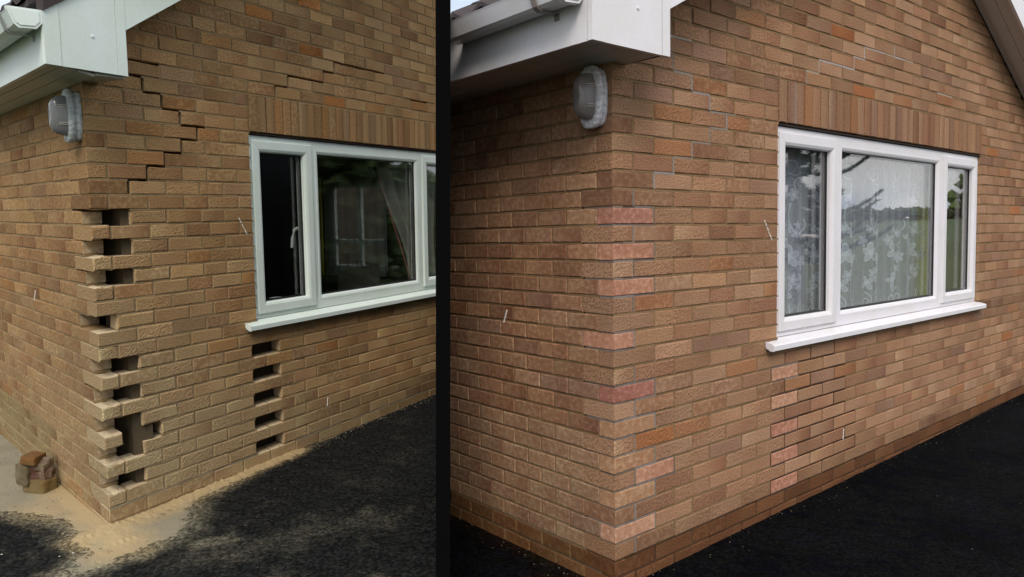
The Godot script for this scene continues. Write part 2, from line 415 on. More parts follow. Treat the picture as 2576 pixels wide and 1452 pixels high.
func grit(called: String, gy: Callable, left: bool):
	var bx := SphereMesh.new(); bx.radius = 0.5; bx.height = 0.8; bx.radial_segments = 5; bx.rings = 2
	var mm := MultiMesh.new(); mm.transform_format = MultiMesh.TRANSFORM_3D; mm.use_colors = true; mm.mesh = bx
	var list := []
	var r := RandomNumberGenerator.new(); r.seed = 77 if left else 78
	if left:
		var c := Vector2(-2.024, -3.823); var gd := Vector2(0.46835, -0.88327); var sd := Vector2(-0.692, -0.722)
		for i in 720:
			var p: Vector2
			if i >= 620: p = c + (sd * r.randf_range(0.55, 1.25) + Vector2(-0.72, 0.69) * absf(r.randfn(0.08, 0.09)) if i < 680 else Vector2(r.randfn(0.0, 0.16), r.randf_range(0.02, 0.3)))
			elif i < 360: p = c + gd * r.randf_range(-0.1, 2.95) + Vector2(0.883, 0.468) * (0.012 + pow(r.randf(), 2.2) * 0.10)
			elif i < 520: p = c + sd * r.randf_range(-0.1, 1.9) + Vector2(-0.72, 0.69) * (0.012 + pow(r.randf(), 2.0) * 0.14)
			else: p = Vector2(r.randf_range(-3.2, -0.3), r.randf_range(-5.4, -3.2))
			if p.x > divide_x(p.y) - 0.03: continue
			list.append([p, r.randf_range(0.004, 0.016) if i >= 620 else r.randf_range(0.003, 0.009) if i < 520 else r.randf_range(0.003, 0.006)])
	else:
		var c := Vector2(0.44, -3.2); var gd := Vector2(0.7489, -0.6627); var sd := Vector2(-0.617, -0.787)
		for i in 150:
			var p: Vector2
			if i < 70: p = c + gd * r.randf_range(0.0, 5.2) + Vector2(0.66, 0.75) * (0.012 + pow(r.randf(), 2.2) * 0.12)
			elif i < 100: p = c + sd * r.randf_range(0.0, 1.2) + Vector2(-0.787, 0.617) * (0.012 + pow(r.randf(), 2.0) * 0.12)
			else: p = Vector2(r.randf_range(-0.2, 4.4), r.randf_range(-5.6, -3.1))
			if p.x < divide_x(p.y) + 0.03: continue
			list.append([p, r.randf_range(0.003, 0.006) if i < 100 else r.randf_range(0.002, 0.005)])
	mm.instance_count = list.size()
	for i in list.size():
		var p: Vector2 = list[i][0]; var s: float = list[i][1]
		var b := Basis(Vector3(r.randf_range(-1, 1), r.randf_range(-1, 1), 0.3).normalized(), r.randf() * TAU).scaled(Vector3(s * r.randf_range(0.7, 1.5), s * 0.8, s))
		mm.set_instance_transform(i, Transform3D(b, Vector3(p.x, gy.call(p.x, p.y) + s * 0.25 + 0.003, p.y)))
		var t := r.randf()
		mm.set_instance_color(i, Color(0.30, 0.23, 0.13).lerp(Color(0.12, 0.11, 0.10), t) if t < 0.9 else Color(0.5, 0.48, 0.4))
	var o := MultiMeshInstance3D.new(); o.name = nm(called); o.multimesh = mm; o.material_override = mats.any
	tag(o, "", "", "", "stuff"); add_child(o)

func build_far():
	# rough land that reaches the horizon
	var st := mb()
	var S := 420.0
	quad(st, Vector3(-S, -1.95, S), Vector3(S, -1.95, S), Vector3(S, -1.95, -S), Vector3(-S, -1.95, -S), Color(0.06, 0.085, 0.022))
	var g := put(st, "ground", mats.any); tag(g, "", "", "", "structure")
	# the field and the hill across the lane, which the windows mirror
	var f := FastNoiseLite.new(); f.seed = 3; f.frequency = 0.03; f.fractal_octaves = 3
	st = mb()
	var nx := 26; var nz := 40
	for i in nx:
		for j in nz:
			var q := []
			for c in [[0, 0], [1, 0], [1, 1], [0, 1]]:
				var x := 9.0 + 126.0 * pow(float(i + c[0]) / nx, 1.4); var z: float = -90.0 + 150.0 * (j + c[1]) / nz
				var t := clampf((x - 25.0) / 110.0, 0, 1)
				q.append(Vector3(x, -1.72 + 5.2 * pow(t, 1.3) + 0.25 * t * f.get_noise_2d(x, z), z))
			var k := f.get_noise_2d(q[0].x * 2, q[0].z * 2)
			var col := Color(0.062, 0.078, 0.012).lerp(Color(0.045, 0.062, 0.014), clampf(0.5 + k, 0, 1))
			if q[0].x > 60.0: col = Color(0.05, 0.075, 0.02)
			quad(st, q[0], q[3], q[2], q[1], col)
	var h := put(st, "grass_field", mats.any); tag(h, "", "", "", "structure")
	# hedge row along the hill top
	var r := RandomNumberGenerator.new(); r.seed = 91
	st = mb()
	for i in 1500:
		var z := r.randf_range(-90, 55); var x := r.randf_range(122, 134)
		var y := 3.0 + r.randf_range(0, 1.0) + 0.5 * sin(z * 0.11)
		blob(st, Vector3(x, y, z), Vector3(1.0, r.randf_range(0.4, 0.8), 0.9), Color(0.028, 0.045, 0.018) * r.randf_range(0.7, 1.4), r)
	var hd := put(st, "hedge", mats.any); tag(hd, "long dark hedge along the top of the green hill", "hedge")
	# broad tree by the field
	var tr := thing("field_tree", "round leafy tree standing alone in the green field", "tree", Vector3(48, -1.2, -26.5))
	st = mb(); tube(st, [Vector3(0, 0, 0), Vector3(0.1, 1.2, 0), Vector3(0, 2.4, 0.1)], 0.3, 0.18, 8, Color(0.05, 0.04, 0.03)); put(st, "trunk", mats.any, tr)
	st = mb()
	for i in 260:
		var d := Vector3(r.randfn(), r.randfn() * 0.8, r.randfn()) * 1.0
		if d.length() > 2.2: continue
		blob(st, Vector3(0, 3.4, 0) + d, Vector3.ONE * r.randf_range(0.25, 0.5), Color(0.07, 0.10, 0.025) * r.randf_range(0.6, 1.3), r)
	put(st, "crown", mats.any, tr)
	# clipped hedge behind the repaired house
	st = mb()
	for i in 900:
		var al := r.randf_range(2.0, 6.5); var inw := r.randf_range(1.75, 2.3)
		var y := -1.6 + 2.25 * sqrt(r.randf())
		blob(st, Vector3(0.44 + 0.749 * al - 0.662 * inw, y, -3.2 - 0.663 * al - 0.749 * inw), Vector3(0.12, 0.09, 0.12), Color(0.075, 0.12, 0.03) * r.randf_range(0.6, 1.3), r)
	var gh := put(st, "garden_hedge", mats.any); tag(gh, "clipped light green garden hedge behind the repaired house", "hedge")
	# monkey puzzle tree across the drive, seen only in the panes
	var mp := thing("monkey_puzzle_tree", "monkey puzzle tree with long drooping rope like branches", "tree", Vector3(18.5, -1.7, -8.2))
	st = mb(); tube(st, [Vector3(0, 0, 0), Vector3(0, 3, 0), Vector3(0.1, 7, 0)], 0.24, 0.12, 9, Color(0.06, 0.05, 0.045)); put(st, "trunk", mats.any, mp)
	for k in 64:
		st = mb()
		var a := r.randf() * TAU; var y0 := 1.3 + 4.9 * k / 64.0; var ln := r.randf_range(1.5, 2.5) * (1.0 if y0 < 4 else 0.8)
		var path := []
		for i in 8:
			var t := i / 7.0
			path.append(Vector3(cos(a) * ln * t, y0 - 0.5 * sin(t * PI * 0.75) + 0.55 * t * t, sin(a) * ln * t))
		tube(st, path, 0.06, 0.04, 6, Color(0.018, 0.026, 0.013))
		for i in 90:
			var t := r.randf() * 6.99; var b: Vector3 = path[int(t)].lerp(path[int(t) + 1], t - int(t))
			var d := Vector3(r.randfn(), r.randfn(), r.randfn()).normalized()
			var e: Vector3 = (d + (path[7] - path[5]).normalized() * 0.8).normalized()
			var s: Vector3 = e.cross(d).normalized() * 0.028
			tri(st, b + s + d * 0.03, b - s + d * 0.03, b + d * 0.05 + e * 0.13, Color(0.03, 0.05, 0.02) * r.randf_range(0.7, 1.4))
		put(st, "branch", mats.any, mp)

func thing(called: String, label: String, category: String, at := Vector3.ZERO, group := "") -> Node3D:
	var o := Node3D.new(); o.name = nm(called); add_child(o); o.position = at
	tag(o, label, category, group)
	return o

func blob(st: SurfaceTool, c: Vector3, s: Vector3, col: Color, r: RandomNumberGenerator):
	var v := []
	for d in [Vector3(1, 0, 0), Vector3(-1, 0, 0), Vector3(0, 1, 0), Vector3(0, -1, 0), Vector3(0, 0, 1), Vector3(0, 0, -1)]:
		v.append(c + (d + Vector3(r.randfn(), r.randfn(), r.randfn()) * 0.18) * s)
	for t in [[0, 2, 4], [4, 2, 1], [1, 2, 5], [5, 2, 0], [4, 3, 0], [1, 3, 4], [5, 3, 1], [0, 3, 5]]:
		tri(st, v[t[0]], v[t[2]], v[t[1]], col)

func build_partition():
	var n := Vector3(0.9961381, -0.0074412, -0.0874844); var fw := Vector3(-0.08814, 0, -0.9961).normalized()
	var up := n.cross(fw).normalized(); if up.y < 0: up = -up
	fw = up.cross(n).normalized() * signf(up.cross(n).dot(fw))
	var o := Vector3(-0.0881407, -0.0847514, -0.9964021) * 3.04
	var t := 0.0566
	var root := thing("boundary_board", "tall black upright boundary board standing between the two brick house corners", "board", o + up * (-1.62))
	var pieces := [[0.0, 0.05, "post"], [0.052, 0.75, "panel"], [0.752, 1.45, "panel"]]
	for p in pieces:
		var st := mb()
		var w := t if p[2] == "post" else t * 0.9
		slab(st, fw * p[0] - n * w * 0.5, n * w, up * 2.75, fw * (p[1] - p[0]))
		put(st, p[2], mats.black, root)

# ---------------------------------------------------------------- a house: frame of reference and measures
class House:
	var k := 0
	var root: Node3D
	var su := 1.0
	var ss := 1.0
	var a := 0.0
	var sd: Vector3      # along the side wall, away from the corner
	var sn: Vector3      # outward from the side wall
	var gdv: Vector3     # how deep a brick of the gable wall goes
	var sdv: Vector3     # how deep a brick of the side wall goes
	var s_end := 3.0     # metres
	var u_end := 3.0
	var soff := 2.1      # height of the soffit
	var zf := 0.22       # overhang of the gable
	var foff := 0.2      # overhang of the eaves
	var ul := -0.3; var ur := 0.09
	var c0 := 2.0; var slope := 0.6; var deep := 0.26   # upper edge of the barge board: c0 + slope * u
	func setup(main: Node, kk: int):
		k = kk
		root = Node3D.new()
		if k == 0:
			su = 0.9808; ss = 1.3851; a = 1.2511
			root.transform = Transform3D(Basis(Vector3.RIGHT, 0.0199) * Basis(Vector3.BACK, 0.0096) * Basis(Vector3.UP, 1.0834), Vector3(-2.0237, -1.4475, -3.823))
			s_end = 3.3; u_end = 3.08; soff = 2.115; foff = 0.2186; ul = -0.303; ur = 0.088; slope = 0.648; c0 = 2.353 + 0.648 * 0.295; deep = 0.262
		else:
			su = 1.2297; ss = 0.8646; a = 1.5115
			root.transform = Transform3D(Basis(Vector3.RIGHT, -0.0199) * Basis(Vector3.BACK, 0.0166) * Basis(Vector3.UP, 0.7242), Vector3(0.4397, -1.4411, -3.2015))
			s_end = 1.27; u_end = 5.9; soff = 2.09; foff = 0.343; ul = -0.357; ur = 0.092; slope = 0.52; c0 = 2.269 - 0.52 * 0.097 + 0.25; deep = 0.25
		root.name = main.nm("brick_house")
		main.add_child(root)
		main.tag(root, "brown brick bungalow corner with bricks missing and stepped cracks" if k == 0 else "repaired brick bungalow corner with pink new bricks and grey mortar", "house", "brick house corners")
		sd = Vector3(cos(a), 0, -sin(a)); sn = Vector3(-sin(a), 0, -cos(a))
		gdv = sd * (0.1025 / sin(a)); sdv = Vector3.RIGHT * (0.1025 / sin(a))
	func G(u: float, v: float, z := 0.0) -> Vector3: return Vector3(u, v, z)          # gable wall, metres
	func S(s: float, v: float, off := 0.0) -> Vector3: return sd * s + Vector3.UP * v + sn * off
	func upper(u: float) -> float: return c0 + slope * u
	func rtop(u: float) -> float: return 3.07 - 0.494 * (u - 3.99) if k == 1 else 99.0   # lower line of the right verge
	func wall_top(u: float) -> float: return minf(upper(u) - deep, rtop(u))
	func world(p: Vector3) -> Vector3: return root.transform * p

func in_picture(h: House, p: Vector3) -> Vector3:
	var q := cam.transform.affine_inverse() * h.world(p)
	if q.z > -0.1: return Vector3(-9999, 0, 0)
	return Vector3(1288.0 + FOCAL * q.x / -q.z, 726.0 - FOCAL * q.y / -q.z, -q.z)

# joints of a course of the gable wall, nominal metres: [[u0, u1], ...]
func courses_gable(c: int, u_max: float) -> Array:
	var out := []; var even := posmod(c, 2) == 0
	var u := 0.0
	var first := []
	if c <= 11: first = [0.215] if even else [0.1025]
	else: first = [0.215, 0.215, 0.215, 0.155] if even else [0.1025, 0.215, 0.215, 0.1575, 0.21]
	for l in first:
		out.append([u, u + l]); u += l + J
	if c >= 12 and c <= 29:
		out.append([u, 1.05])
		u = 3.473 if c <= 26 else 3.46
		if not even: out.append([u, u + 0.1025]); u += 0.1125
		elif c > 26: out.append([u, u + 0.16]); u += 0.17
	while u < u_max:
		out.append([u, minf(u + 0.215, u_max)]); u += 0.225
	return out

const TONES := [[1.0, 1.0, 1.0], [1.0, 1.0, 1.0], [1.12, 1.15, 1.2], [1.06, 1.02, 1.0], [0.98, 0.9, 0.92], [0.86, 0.84, 0.82], [0.95, 0.97, 1.02], [1.1, 1.08, 1.02], [0.80, 0.74, 0.74], [0.84, 0.84, 0.95], [1.04, 0.89, 0.76]]

func brick_tone(h: House, wall: int, c: int, idx: int, u: float) -> Color:
	var r := RandomNumberGenerator.new(); r.seed = hash(Vector3i(wall + 3, c * 17 + 5, idx * 131 + 7))
	r.randf()
	var k := r.randi_range(0, 23); var t: Array = TONES[k] if k < TONES.size() else TONES[k % 4]
	if k == 10 and r.randf() < 0.3: t = [1.07, 0.77, 0.56]
	if wall == 0:
		var fixed := {"24_1": 10, "23_1": 4, "22_0": 8, "8_5": 10, "8_1": 6, "19_3": 8, "20_3": 8, "15_3": 4, "25_0": 5, "17_3": 10}
		if fixed.has("%d_%d" % [c, idx]): t = TONES[fixed["%d_%d" % [c, idx]]]
	var base := Color(0.455, 0.284, 0.135) if h.k == 0 else Color(0.425, 0.243, 0.146)
	var v := 1.0 + (0.085 if h.k == 0 else 0.065) * r.randfn()
	return Color(base.r * t[0] * v, base.g * t[1] * v, base.b * t[2] * v)

# one brick: front face with worn rounded arrises, sides, back
func brick_into(st: SurfaceTool, o: Vector3, ax: Vector3, w: float, hh: float, dv: Vector3, col: Color, side: Color, end0: Color, top: Color, sd_: int, smooth := false, rag := 1.0):
	var r := RandomNumberGenerator.new(); r.seed = sd_
	var ay := Vector3.UP; var n := ax.cross(ay).normalized(); var nd := dv.normalized()
	var jit := (0.0012 if smooth else 0.0018) * rag
	var ins := (0.0026 if smooth else 0.0032) * (1.0 + 0.45 * (rag - 1.0))
	var xs := [0.0, w * r.randf_range(0.26, 0.4), w * r.randf_range(0.6, 0.74), w]
	o = o + n * (r.randf_range(-0.0012, 0.0016))
	var tilt := r.randf_range(-0.0016, 0.0016)
	var B := []; var F := []; var UV := []
	var uo := Vector2(r.randf() * 3, r.randf() * 3)
	var order := [[0, 0], [1, 0], [2, 0], [3, 0], [3, 1], [2, 1], [1, 1], [0, 1]]
	for e in order:
		var x: float = xs[e[0]]; var y: float = hh * e[1]
		var bx := x + r.randf_range(-jit, jit) * 0.8; var by := y + r.randf_range(-jit, jit)
		B.append(o + ax * bx + ay * by + nd * (ins * r.randf_range(0.7, 1.5)))
		var fx := clampf(x, ins, w - ins); var fy := clampf(y, ins, hh - ins)
		F.append(o + ax * fx + ay * fy + n * (r.randf_range(-0.0008, 0.0008) + tilt * (x / w - 0.5)))
		UV.append(uo + Vector2(x, y))
	var cols := []
	var p0 := r.randf_range(0.9, 1.08); var p1 := r.randf_range(0.88, 1.12)
	if not smooth and r.randf() < 0.22: p1 = r.randf_range(0.70, 0.84)
	elif not smooth and r.randf() < 0.12: p0 = r.randf_range(1.12, 1.22)
	for e in order:
		var f: float = [p0, (p0 + 1.0) * 0.5, (p1 + 1.0) * 0.5, p1][e[0]] * r.randf_range(0.96, 1.04)
		cols.append(Color(col.r * f, col.g * f * (0.5 + 0.5 * f), col.b * f * (0.5 + 0.5 * f)))
	var vq := func(ia, ib, ic, id, P):
		for i in [ia, ic, ib, ia, id, ic]:
			st.set_color(cols[i]); st.set_uv(UV[i]); st.add_vertex(P[i])
	vq.call(0, 1, 6, 7, F); vq.call(1, 2, 5, 6, F); vq.call(2, 3, 4, 5, F)
	for i in 8:
		var m := (i + 1) % 8
		var e := 1.0
		for t in [[B, i], [F, m], [B, m], [B, i], [F, i], [F, m]]:
			var cc: Color = cols[t[1]]
			if t[0] == B: cc = cc * 0.97
			st.set_color(cc); st.set_uv(UV[t[1]]); st.add_vertex(t[0][t[1]])
	var dl := dv.length()
	for i in 8:
		var m := (i + 1) % 8
		var cc: Color = top if i >= 4 and i <= 6 else (end0 if i == 7 else side)
		var a: Vector3 = B[i]; var b: Vector3 = B[m]
		var a2 := a + dv; var b2 := b + dv
		var l := a.distance_to(b); var q: Vector2 = UV[i] + Vector2(0.3, 0.7)
		var pts := [a, a2, b2, b]; var uv := [q, q + Vector2(0, dl), q + Vector2(l, dl), q + Vector2(l, 0)]
		if i == 7 or i == 3: uv = [q, q + Vector2(dl, 0), q + Vector2(dl, l), q + Vector2(0, l)]
		for t in [0, 2, 1, 0, 3, 2]:
			st.set_color(cc); st.set_uv(uv[t]); st.add_vertex(pts[t])

func near_cut(cuts: Array, c: int, u: float, tol_u := 0.02) -> bool:
	for q in cuts:
		if abs(c - q[0]) <= 0 and u > q[1] - tol_u and u < q[2] + tol_u: return true
	return false

func build_house(h: House):
	var left := h.k == 0
	# removed (left) or renewed (right) bricks of the gable wall: [course, nominal u0, u1]
	var cut := []
	for c in [2, 4, 6, 8, 10, 16, 18, 20]: cut.append([c, 0.0, 0.215])
	cut.append([13, 0.0, 0.1025]); cut.append([5, 0.1125, 0.3275])
	for c in [1, 3, 5, 7, 9]: cut.append([c, 1.0125, 1.2275])
	# cracked joints: heads [course, u], beds [course above, u0, u1]
	var heads := [[22, 0.22], [23, 0.3325], [24, 0.445], [25, 0.5575], [26, 0.67], [27, 0.5575], [28, 0.445], [29, 0.3325], [30, 0.22], [30, 1.29], [31, 1.4], [32, 1.74], [33, 1.85], [34, 2.19]]
	var beds := [[23, 0.22, 0.3325], [24, 0.3325, 0.445], [25, 0.445, 0.5575], [26, 0.5575, 0.67], [27, 0.5575, 0.68], [28, 0.445, 0.5575], [29, 0.33, 0.445], [30, 0.22, 0.3325], [31, 0.2, 0.445], [31, 1.27, 1.42], [32, 1.4, 1.75], [33, 1.72, 1.87], [34, 1.85, 2.35], [32, 2.72, 2.98]]
	var dust_c := Color(0.78, 0.64, 0.43)
	var wall_node := MeshInstance3D.new(); wall_node.name = "gable_wall"
	var side_node := MeshInstance3D.new(); side_node.name = "side_wall"
	h.root.add_child(wall_node, true); h.root.add_child(side_node, true)
	var mort := mb(); var mort_s := mb()
	var mcol := Color(0.37, 0.262, 0.138) if left else Color(0.30, 0.195, 0.105)
	var grey := Color(0.36, 0.335, 0.325)
	var r := RandomNumberGenerator.new(); r.seed = 313 + h.k
	var specs := []
	var is_cut := func(c: int, u: float) -> bool:
		for q in cut:
			if q[0] == c and u > q[1] and u < q[2]: return true
		return false
	var cracked_bed := func(c: int, u: float) -> bool:
		for q in beds:
			if q[0] == c and u > q[1] - 0.01 and u < q[2] + 0.01: return true
		return false
	var cracked_head := func(c: int, u: float) -> bool:
		for q in heads:
			if q[0] == c and absf(u - q[1]) < 0.05: return true
		return false
	var umax: float = h.u_end / h.su
	for c in range(-1, 50):
		var v0 := (c - 1) * CH + J; var v1 := c * CH
		var list := courses_gable(c, umax)
		for i in list.size():
			v0 = (c - 1) * CH + J; v1 = c * CH
			var n0: float = list[i][0]; var n1: float = list[i][1]
			if left and (c == 30 or c == 31):
				if n1 < 0.24: continue
				n0 = maxf(n0, 0.225)
			if n1 - n0 < 0.03: continue
			var u0 := n0 * h.su; var u1 := n1 * h.su
			var mid := (u0 + u1) * 0.5
			if v0 > minf(h.wall_top(mid) + 0.05, 3.75): continue
			var nm_ := (n0 + n1) * 0.5
			var gone: bool = is_cut.call(c, nm_)
			if c == 11 and n0 > 1.0 and n0 < 3.45: v1 = 0.79
			var corner := i == 0
			# dust on the lower courses round the broken corner, damp on the plinth
			var tone := brick_tone(h, 0, c, i, nm_)
			var dust := 0.0
			if left:
				dust = 0.78 * (1.0 - smoothstep(3.0, 17.0, c + 4.5 * nm_)) + 0.25 * (1.0 - smoothstep(0.2, 0.8, nm_)) * (1.0 - smoothstep(16.0, 22.0, float(c)))
				dust = maxf(dust, 0.4 * (1.0 - smoothstep(0.2, 0.45, absf(nm_ - 1.1))) * (1.0 - smoothstep(4.0, 9.0, float(c))))
				if c <= 0 and nm_ < 1.4: dust = 0.6
				elif c <= 0: tone = Color(0.27, 0.165, 0.065) * r.randf_range(0.8, 1.15)
				elif c <= 2 and nm_ > 1.4: tone = tone * 0.72
			else:
				if c <= 0: tone = Color(0.185, 0.082, 0.038) * r.randf_range(0.75, 1.2)
				elif c == 1: tone = tone.lerp(Color(0.22, 0.13, 0.07), 0.45)
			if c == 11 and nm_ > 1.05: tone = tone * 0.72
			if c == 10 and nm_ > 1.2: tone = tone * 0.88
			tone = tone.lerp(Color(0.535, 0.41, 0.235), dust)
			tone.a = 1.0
			var smooth := false
			if gone and not left:
				smooth = true
				var pinks := [Color(0.64, 0.33, 0.22), Color(0.61, 0.305, 0.205), Color(0.65, 0.36, 0.235)]
				tone = pinks[r.randi_range(0, 2)]
				if c == 10: tone = Color(0.49, 0.215, 0.165)
				if c == 20: tone = Color(0.51, 0.245, 0.18)
				if c == 8 or c == 6 or c == 4: tone = Color(0.57, 0.335, 0.195) if n0 < 0.5 else tone
			var shift := Vector3.ZERO
			if left:
				if cracked_bed.call(c, nm_) or (cracked_bed.call(c, n0 + 0.04) and cracked_bed.call(c, n1 - 0.04)): v0 += 0.0015; shift.z = 0.002
				if cracked_head.call(c, n0 - 0.005): u0 += 0.006
				if cracked_bed.call(c + 1, nm_): v1 -= 0.001
			if not (gone and left):
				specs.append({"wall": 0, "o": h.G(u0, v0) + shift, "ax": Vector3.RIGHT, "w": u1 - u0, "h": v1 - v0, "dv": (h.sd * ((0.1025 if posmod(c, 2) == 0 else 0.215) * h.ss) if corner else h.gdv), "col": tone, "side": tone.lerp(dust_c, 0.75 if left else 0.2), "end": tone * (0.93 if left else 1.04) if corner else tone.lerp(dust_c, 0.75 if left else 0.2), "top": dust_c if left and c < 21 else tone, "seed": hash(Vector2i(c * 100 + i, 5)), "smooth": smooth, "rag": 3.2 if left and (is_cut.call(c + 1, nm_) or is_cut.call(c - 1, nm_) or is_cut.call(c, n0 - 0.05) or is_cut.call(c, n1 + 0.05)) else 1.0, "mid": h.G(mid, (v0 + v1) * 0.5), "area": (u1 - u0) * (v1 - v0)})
			# mortar: bed below in two halves, head joint to the right
			var dv := h.gdv
			if corner: dv = h.sd * ((0.1025 if posmod(c, 2) == 0 else 0.215) * h.ss)
			for half in 2:
				var a0 := lerpf(n0, n1, 0.5 * half); var a1 := lerpf(n0, n1, 0.5 + 0.5 * half) + (J if half == 1 else 0.0)
				var am := (a0 + a1) * 0.5
				if left and (is_cut.call(c - 1, am) or gone): continue
				if c == 12 and am > 1.05 and am < 3.47: continue
				var rec := r.randf_range(0.0018, 0.0045); var col := mcol * r.randf_range(0.86, 1.12)
				var crk: bool = cracked_bed.call(c, am)
				if left and crk: continue
				if not left and crk: col = (mcol.lerp(grey, r.randf_range(0.35, 0.95)) * (1.4 if c > 30 else 1.0)); rec = r.randf_range(0.0005, 0.003)
				if not left and c <= 10 and am > 0.98 and am < 1.9 - 0.03 * c: col = Color(0.075, 0.043, 0.026) * r.randf_range(0.7, 1.4); rec = 0.005
				if not left and (is_cut.call(c, am) or is_cut.call(c - 1, am)): col = (mcol.lerp(grey, r.randf_range(0.3, 0.85)) if am < 0.6 or c > 8 else Color(0.13, 0.09, 0.065)) * r.randf_range(0.65, 1.0); rec = 0.002 if r.randf() < 0.6 else 0.006
				if c == 1 and not crk: col = Color(0.30, 0.27, 0.20) * r.randf_range(0.7, 1.1) if left else col * 0.7; rec = 0.0005 if r.randf() < 0.7 else 0.006
				if left: col = col.lerp(Color(0.46, 0.37, 0.225), dust * 0.6)
				if not left and c <= 1 and not is_cut.call(c, am): col = Color(0.095, 0.052, 0.028) * r.randf_range(0.7, 1.3)
				col.a = 1.0
				var o := h.G(a0 * h.su, (c - 1) * CH) + dv.normalized() * rec
				if corner and half == 0: o += Vector3.RIGHT * 0.004
				slab(mort, o, Vector3.RIGHT * ((a1 - a0) * h.su - (0.004 if corner and half == 0 else 0.0)), Vector3.UP * J, dv * 0.93, col)
			var nx: float = n1 + J * 0.5
			var next_gone: bool = left and (gone or is_cut.call(c, n1 + 0.05))
			if not next_gone and not (c >= 12 and c <= 29 and n1 > 1.0 and n1 < 1.06):
				var rec := r.randf_range(0.003, 0.006); var col := mcol * r.randf_range(0.84, 1.1)
				if cracked_head.call(c, nx):
					if left: rec = 0.085
					else: col = mcol.lerp(grey, r.randf_range(0.35, 0.95)) * (1.4 if c > 30 else 1.0); rec = 0.001
				elif not left and c <= 10 and nx > 0.98 and nx < 1.9 - 0.03 * c: col = Color(0.075, 0.043, 0.026) * r.randf_range(0.7, 1.4); rec = 0.005
				elif not left and (gone or is_cut.call(c, n1 + 0.05) or (nx < 0.16 and c < 22)): col = (mcol.lerp(grey, r.randf_range(0.3, 0.85)) * r.randf_range(0.65, 1.0) if nx < 0.6 or c > 7 else Color(0.17, 0.12, 0.09)); rec = 0.002
				if left: col = col.lerp(Color(0.46, 0.37, 0.225), dust * 0.6)
				elif c <= 0: col = Color(0.095, 0.052, 0.028) * r.randf_range(0.7, 1.3)
				col.a = 1.0
				if not (left and cracked_head.call(c, nx)): slab(mort, h.G(u1, v0) + h.gdv.normalized() * rec, Vector3.RIGHT * (J * h.su), Vector3.UP * (v1 - v0), h.gdv * 0.93, col)
	# soldier course over the window
	var us := 1.06
	var si := 0
	while us < minf(3.45, umax):
		var tone := brick_tone(h, 3, 40, si, us) * 0.9
		tone.a = 1.0
		var v0 := 26 * CH + 0.012; var v1 := 29 * CH
		specs.append({"wall": 0, "o": h.G(us * h.su, v0), "ax": Vector3.RIGHT, "w": 0.063 * h.su, "h": v1 - v0, "dv": h.gdv, "col": tone, "side": tone, "end": tone, "top": tone, "seed": 900 + si, "smooth": false, "rag": 1.0, "mid": h.G((us + 0.03) * h.su, (v0 + v1) * 0.5), "area": 0.063 * 0.21})
		var crk := absf(us - 1.21) < 0.04
		var col := mcol * r.randf_range(0.85, 1.05)
		var rec := r.randf_range(0.002, 0.005)
		if crk:
			if left: rec = 0.06
			else: col = grey * 1.1; rec = 0.001
		col.a = 1.0
		slab(mort, h.G((us - 0.0093) * h.su, v0) + h.gdv.normalized() * (rec + 0.003), Vector3.RIGHT * (0.0093 * h.su), Vector3.UP * (v1 - v0), h.gdv * 0.9, col)
		us += 0.0724; si += 1
	# side wall
	var smax: float = h.s_end / h.ss
	for c in range(-1, 30):
		var v0 := (c - 1) * CH + J; var v1 := c * CH
		var even := posmod(c, 2) == 0
		if v0 > h.soff + 0.03: continue
		var s0 := (0.1025 if even else 0.215) + J
		var i := 0
		var cgone: bool = left and is_cut.call(c, 0.05)
		if not cgone:
			# joint between the corner brick and the next one
			var jc := mcol * r.randf_range(0.85, 1.05)
			if not left and is_cut.call(c, 0.05): jc = mcol.lerp(grey, 0.6) * 0.9
			jc.a = 1.0
			slab(mort_s, h.S(s0 * h.ss, v0) + h.sdv.normalized() * 0.004, -h.sd * (J * h.ss), Vector3.UP * (v1 - v0), h.sdv * 0.93, jc)
		while s0 < smax:
			var s1 := minf(s0 + 0.215, smax)
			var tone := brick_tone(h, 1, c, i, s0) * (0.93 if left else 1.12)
			var nm_ := (s0 + s1) * 0.5
			var dust := 0.0
			if left:
				dust = 0.5 * (1.0 - smoothstep(2.0, 17.0, c + 3.0 * nm_))
				if c <= 3 and nm_ > 0.75: tone = tone.lerp(Color(0.20, 0.18, 0.075), 0.6)
			else:
				if c <= 0: tone = Color(0.21, 0.105, 0.045) * r.randf_range(0.8, 1.2)
				elif c <= 2: tone = tone.lerp(Color(0.35, 0.26, 0.16), 0.4)
				elif c < 8: tone = tone.lerp(Color(0.46, 0.34, 0.22), 0.3)
			tone = tone.lerp(Color(0.45, 0.345, 0.19), dust); tone.a = 1.0
			var w := (s1 - s0) * h.ss
			if s1 - s0 > 0.03:
				specs.append({"wall": 1, "o": h.S(s1 * h.ss, v0), "ax": -h.sd, "w": w, "h": v1 - v0, "dv": h.sdv, "col": tone, "side": tone.lerp(dust_c, 0.85 if left else 0.2), "end": tone, "top": tone, "seed": hash(Vector2i(c * 100 + i, 9)), "smooth": false, "rag": 2.2 if left and i == 0 and cgone else 1.0, "mid": h.S(nm_ * h.ss, (v0 + v1) * 0.5), "area": w * (v1 - v0)})
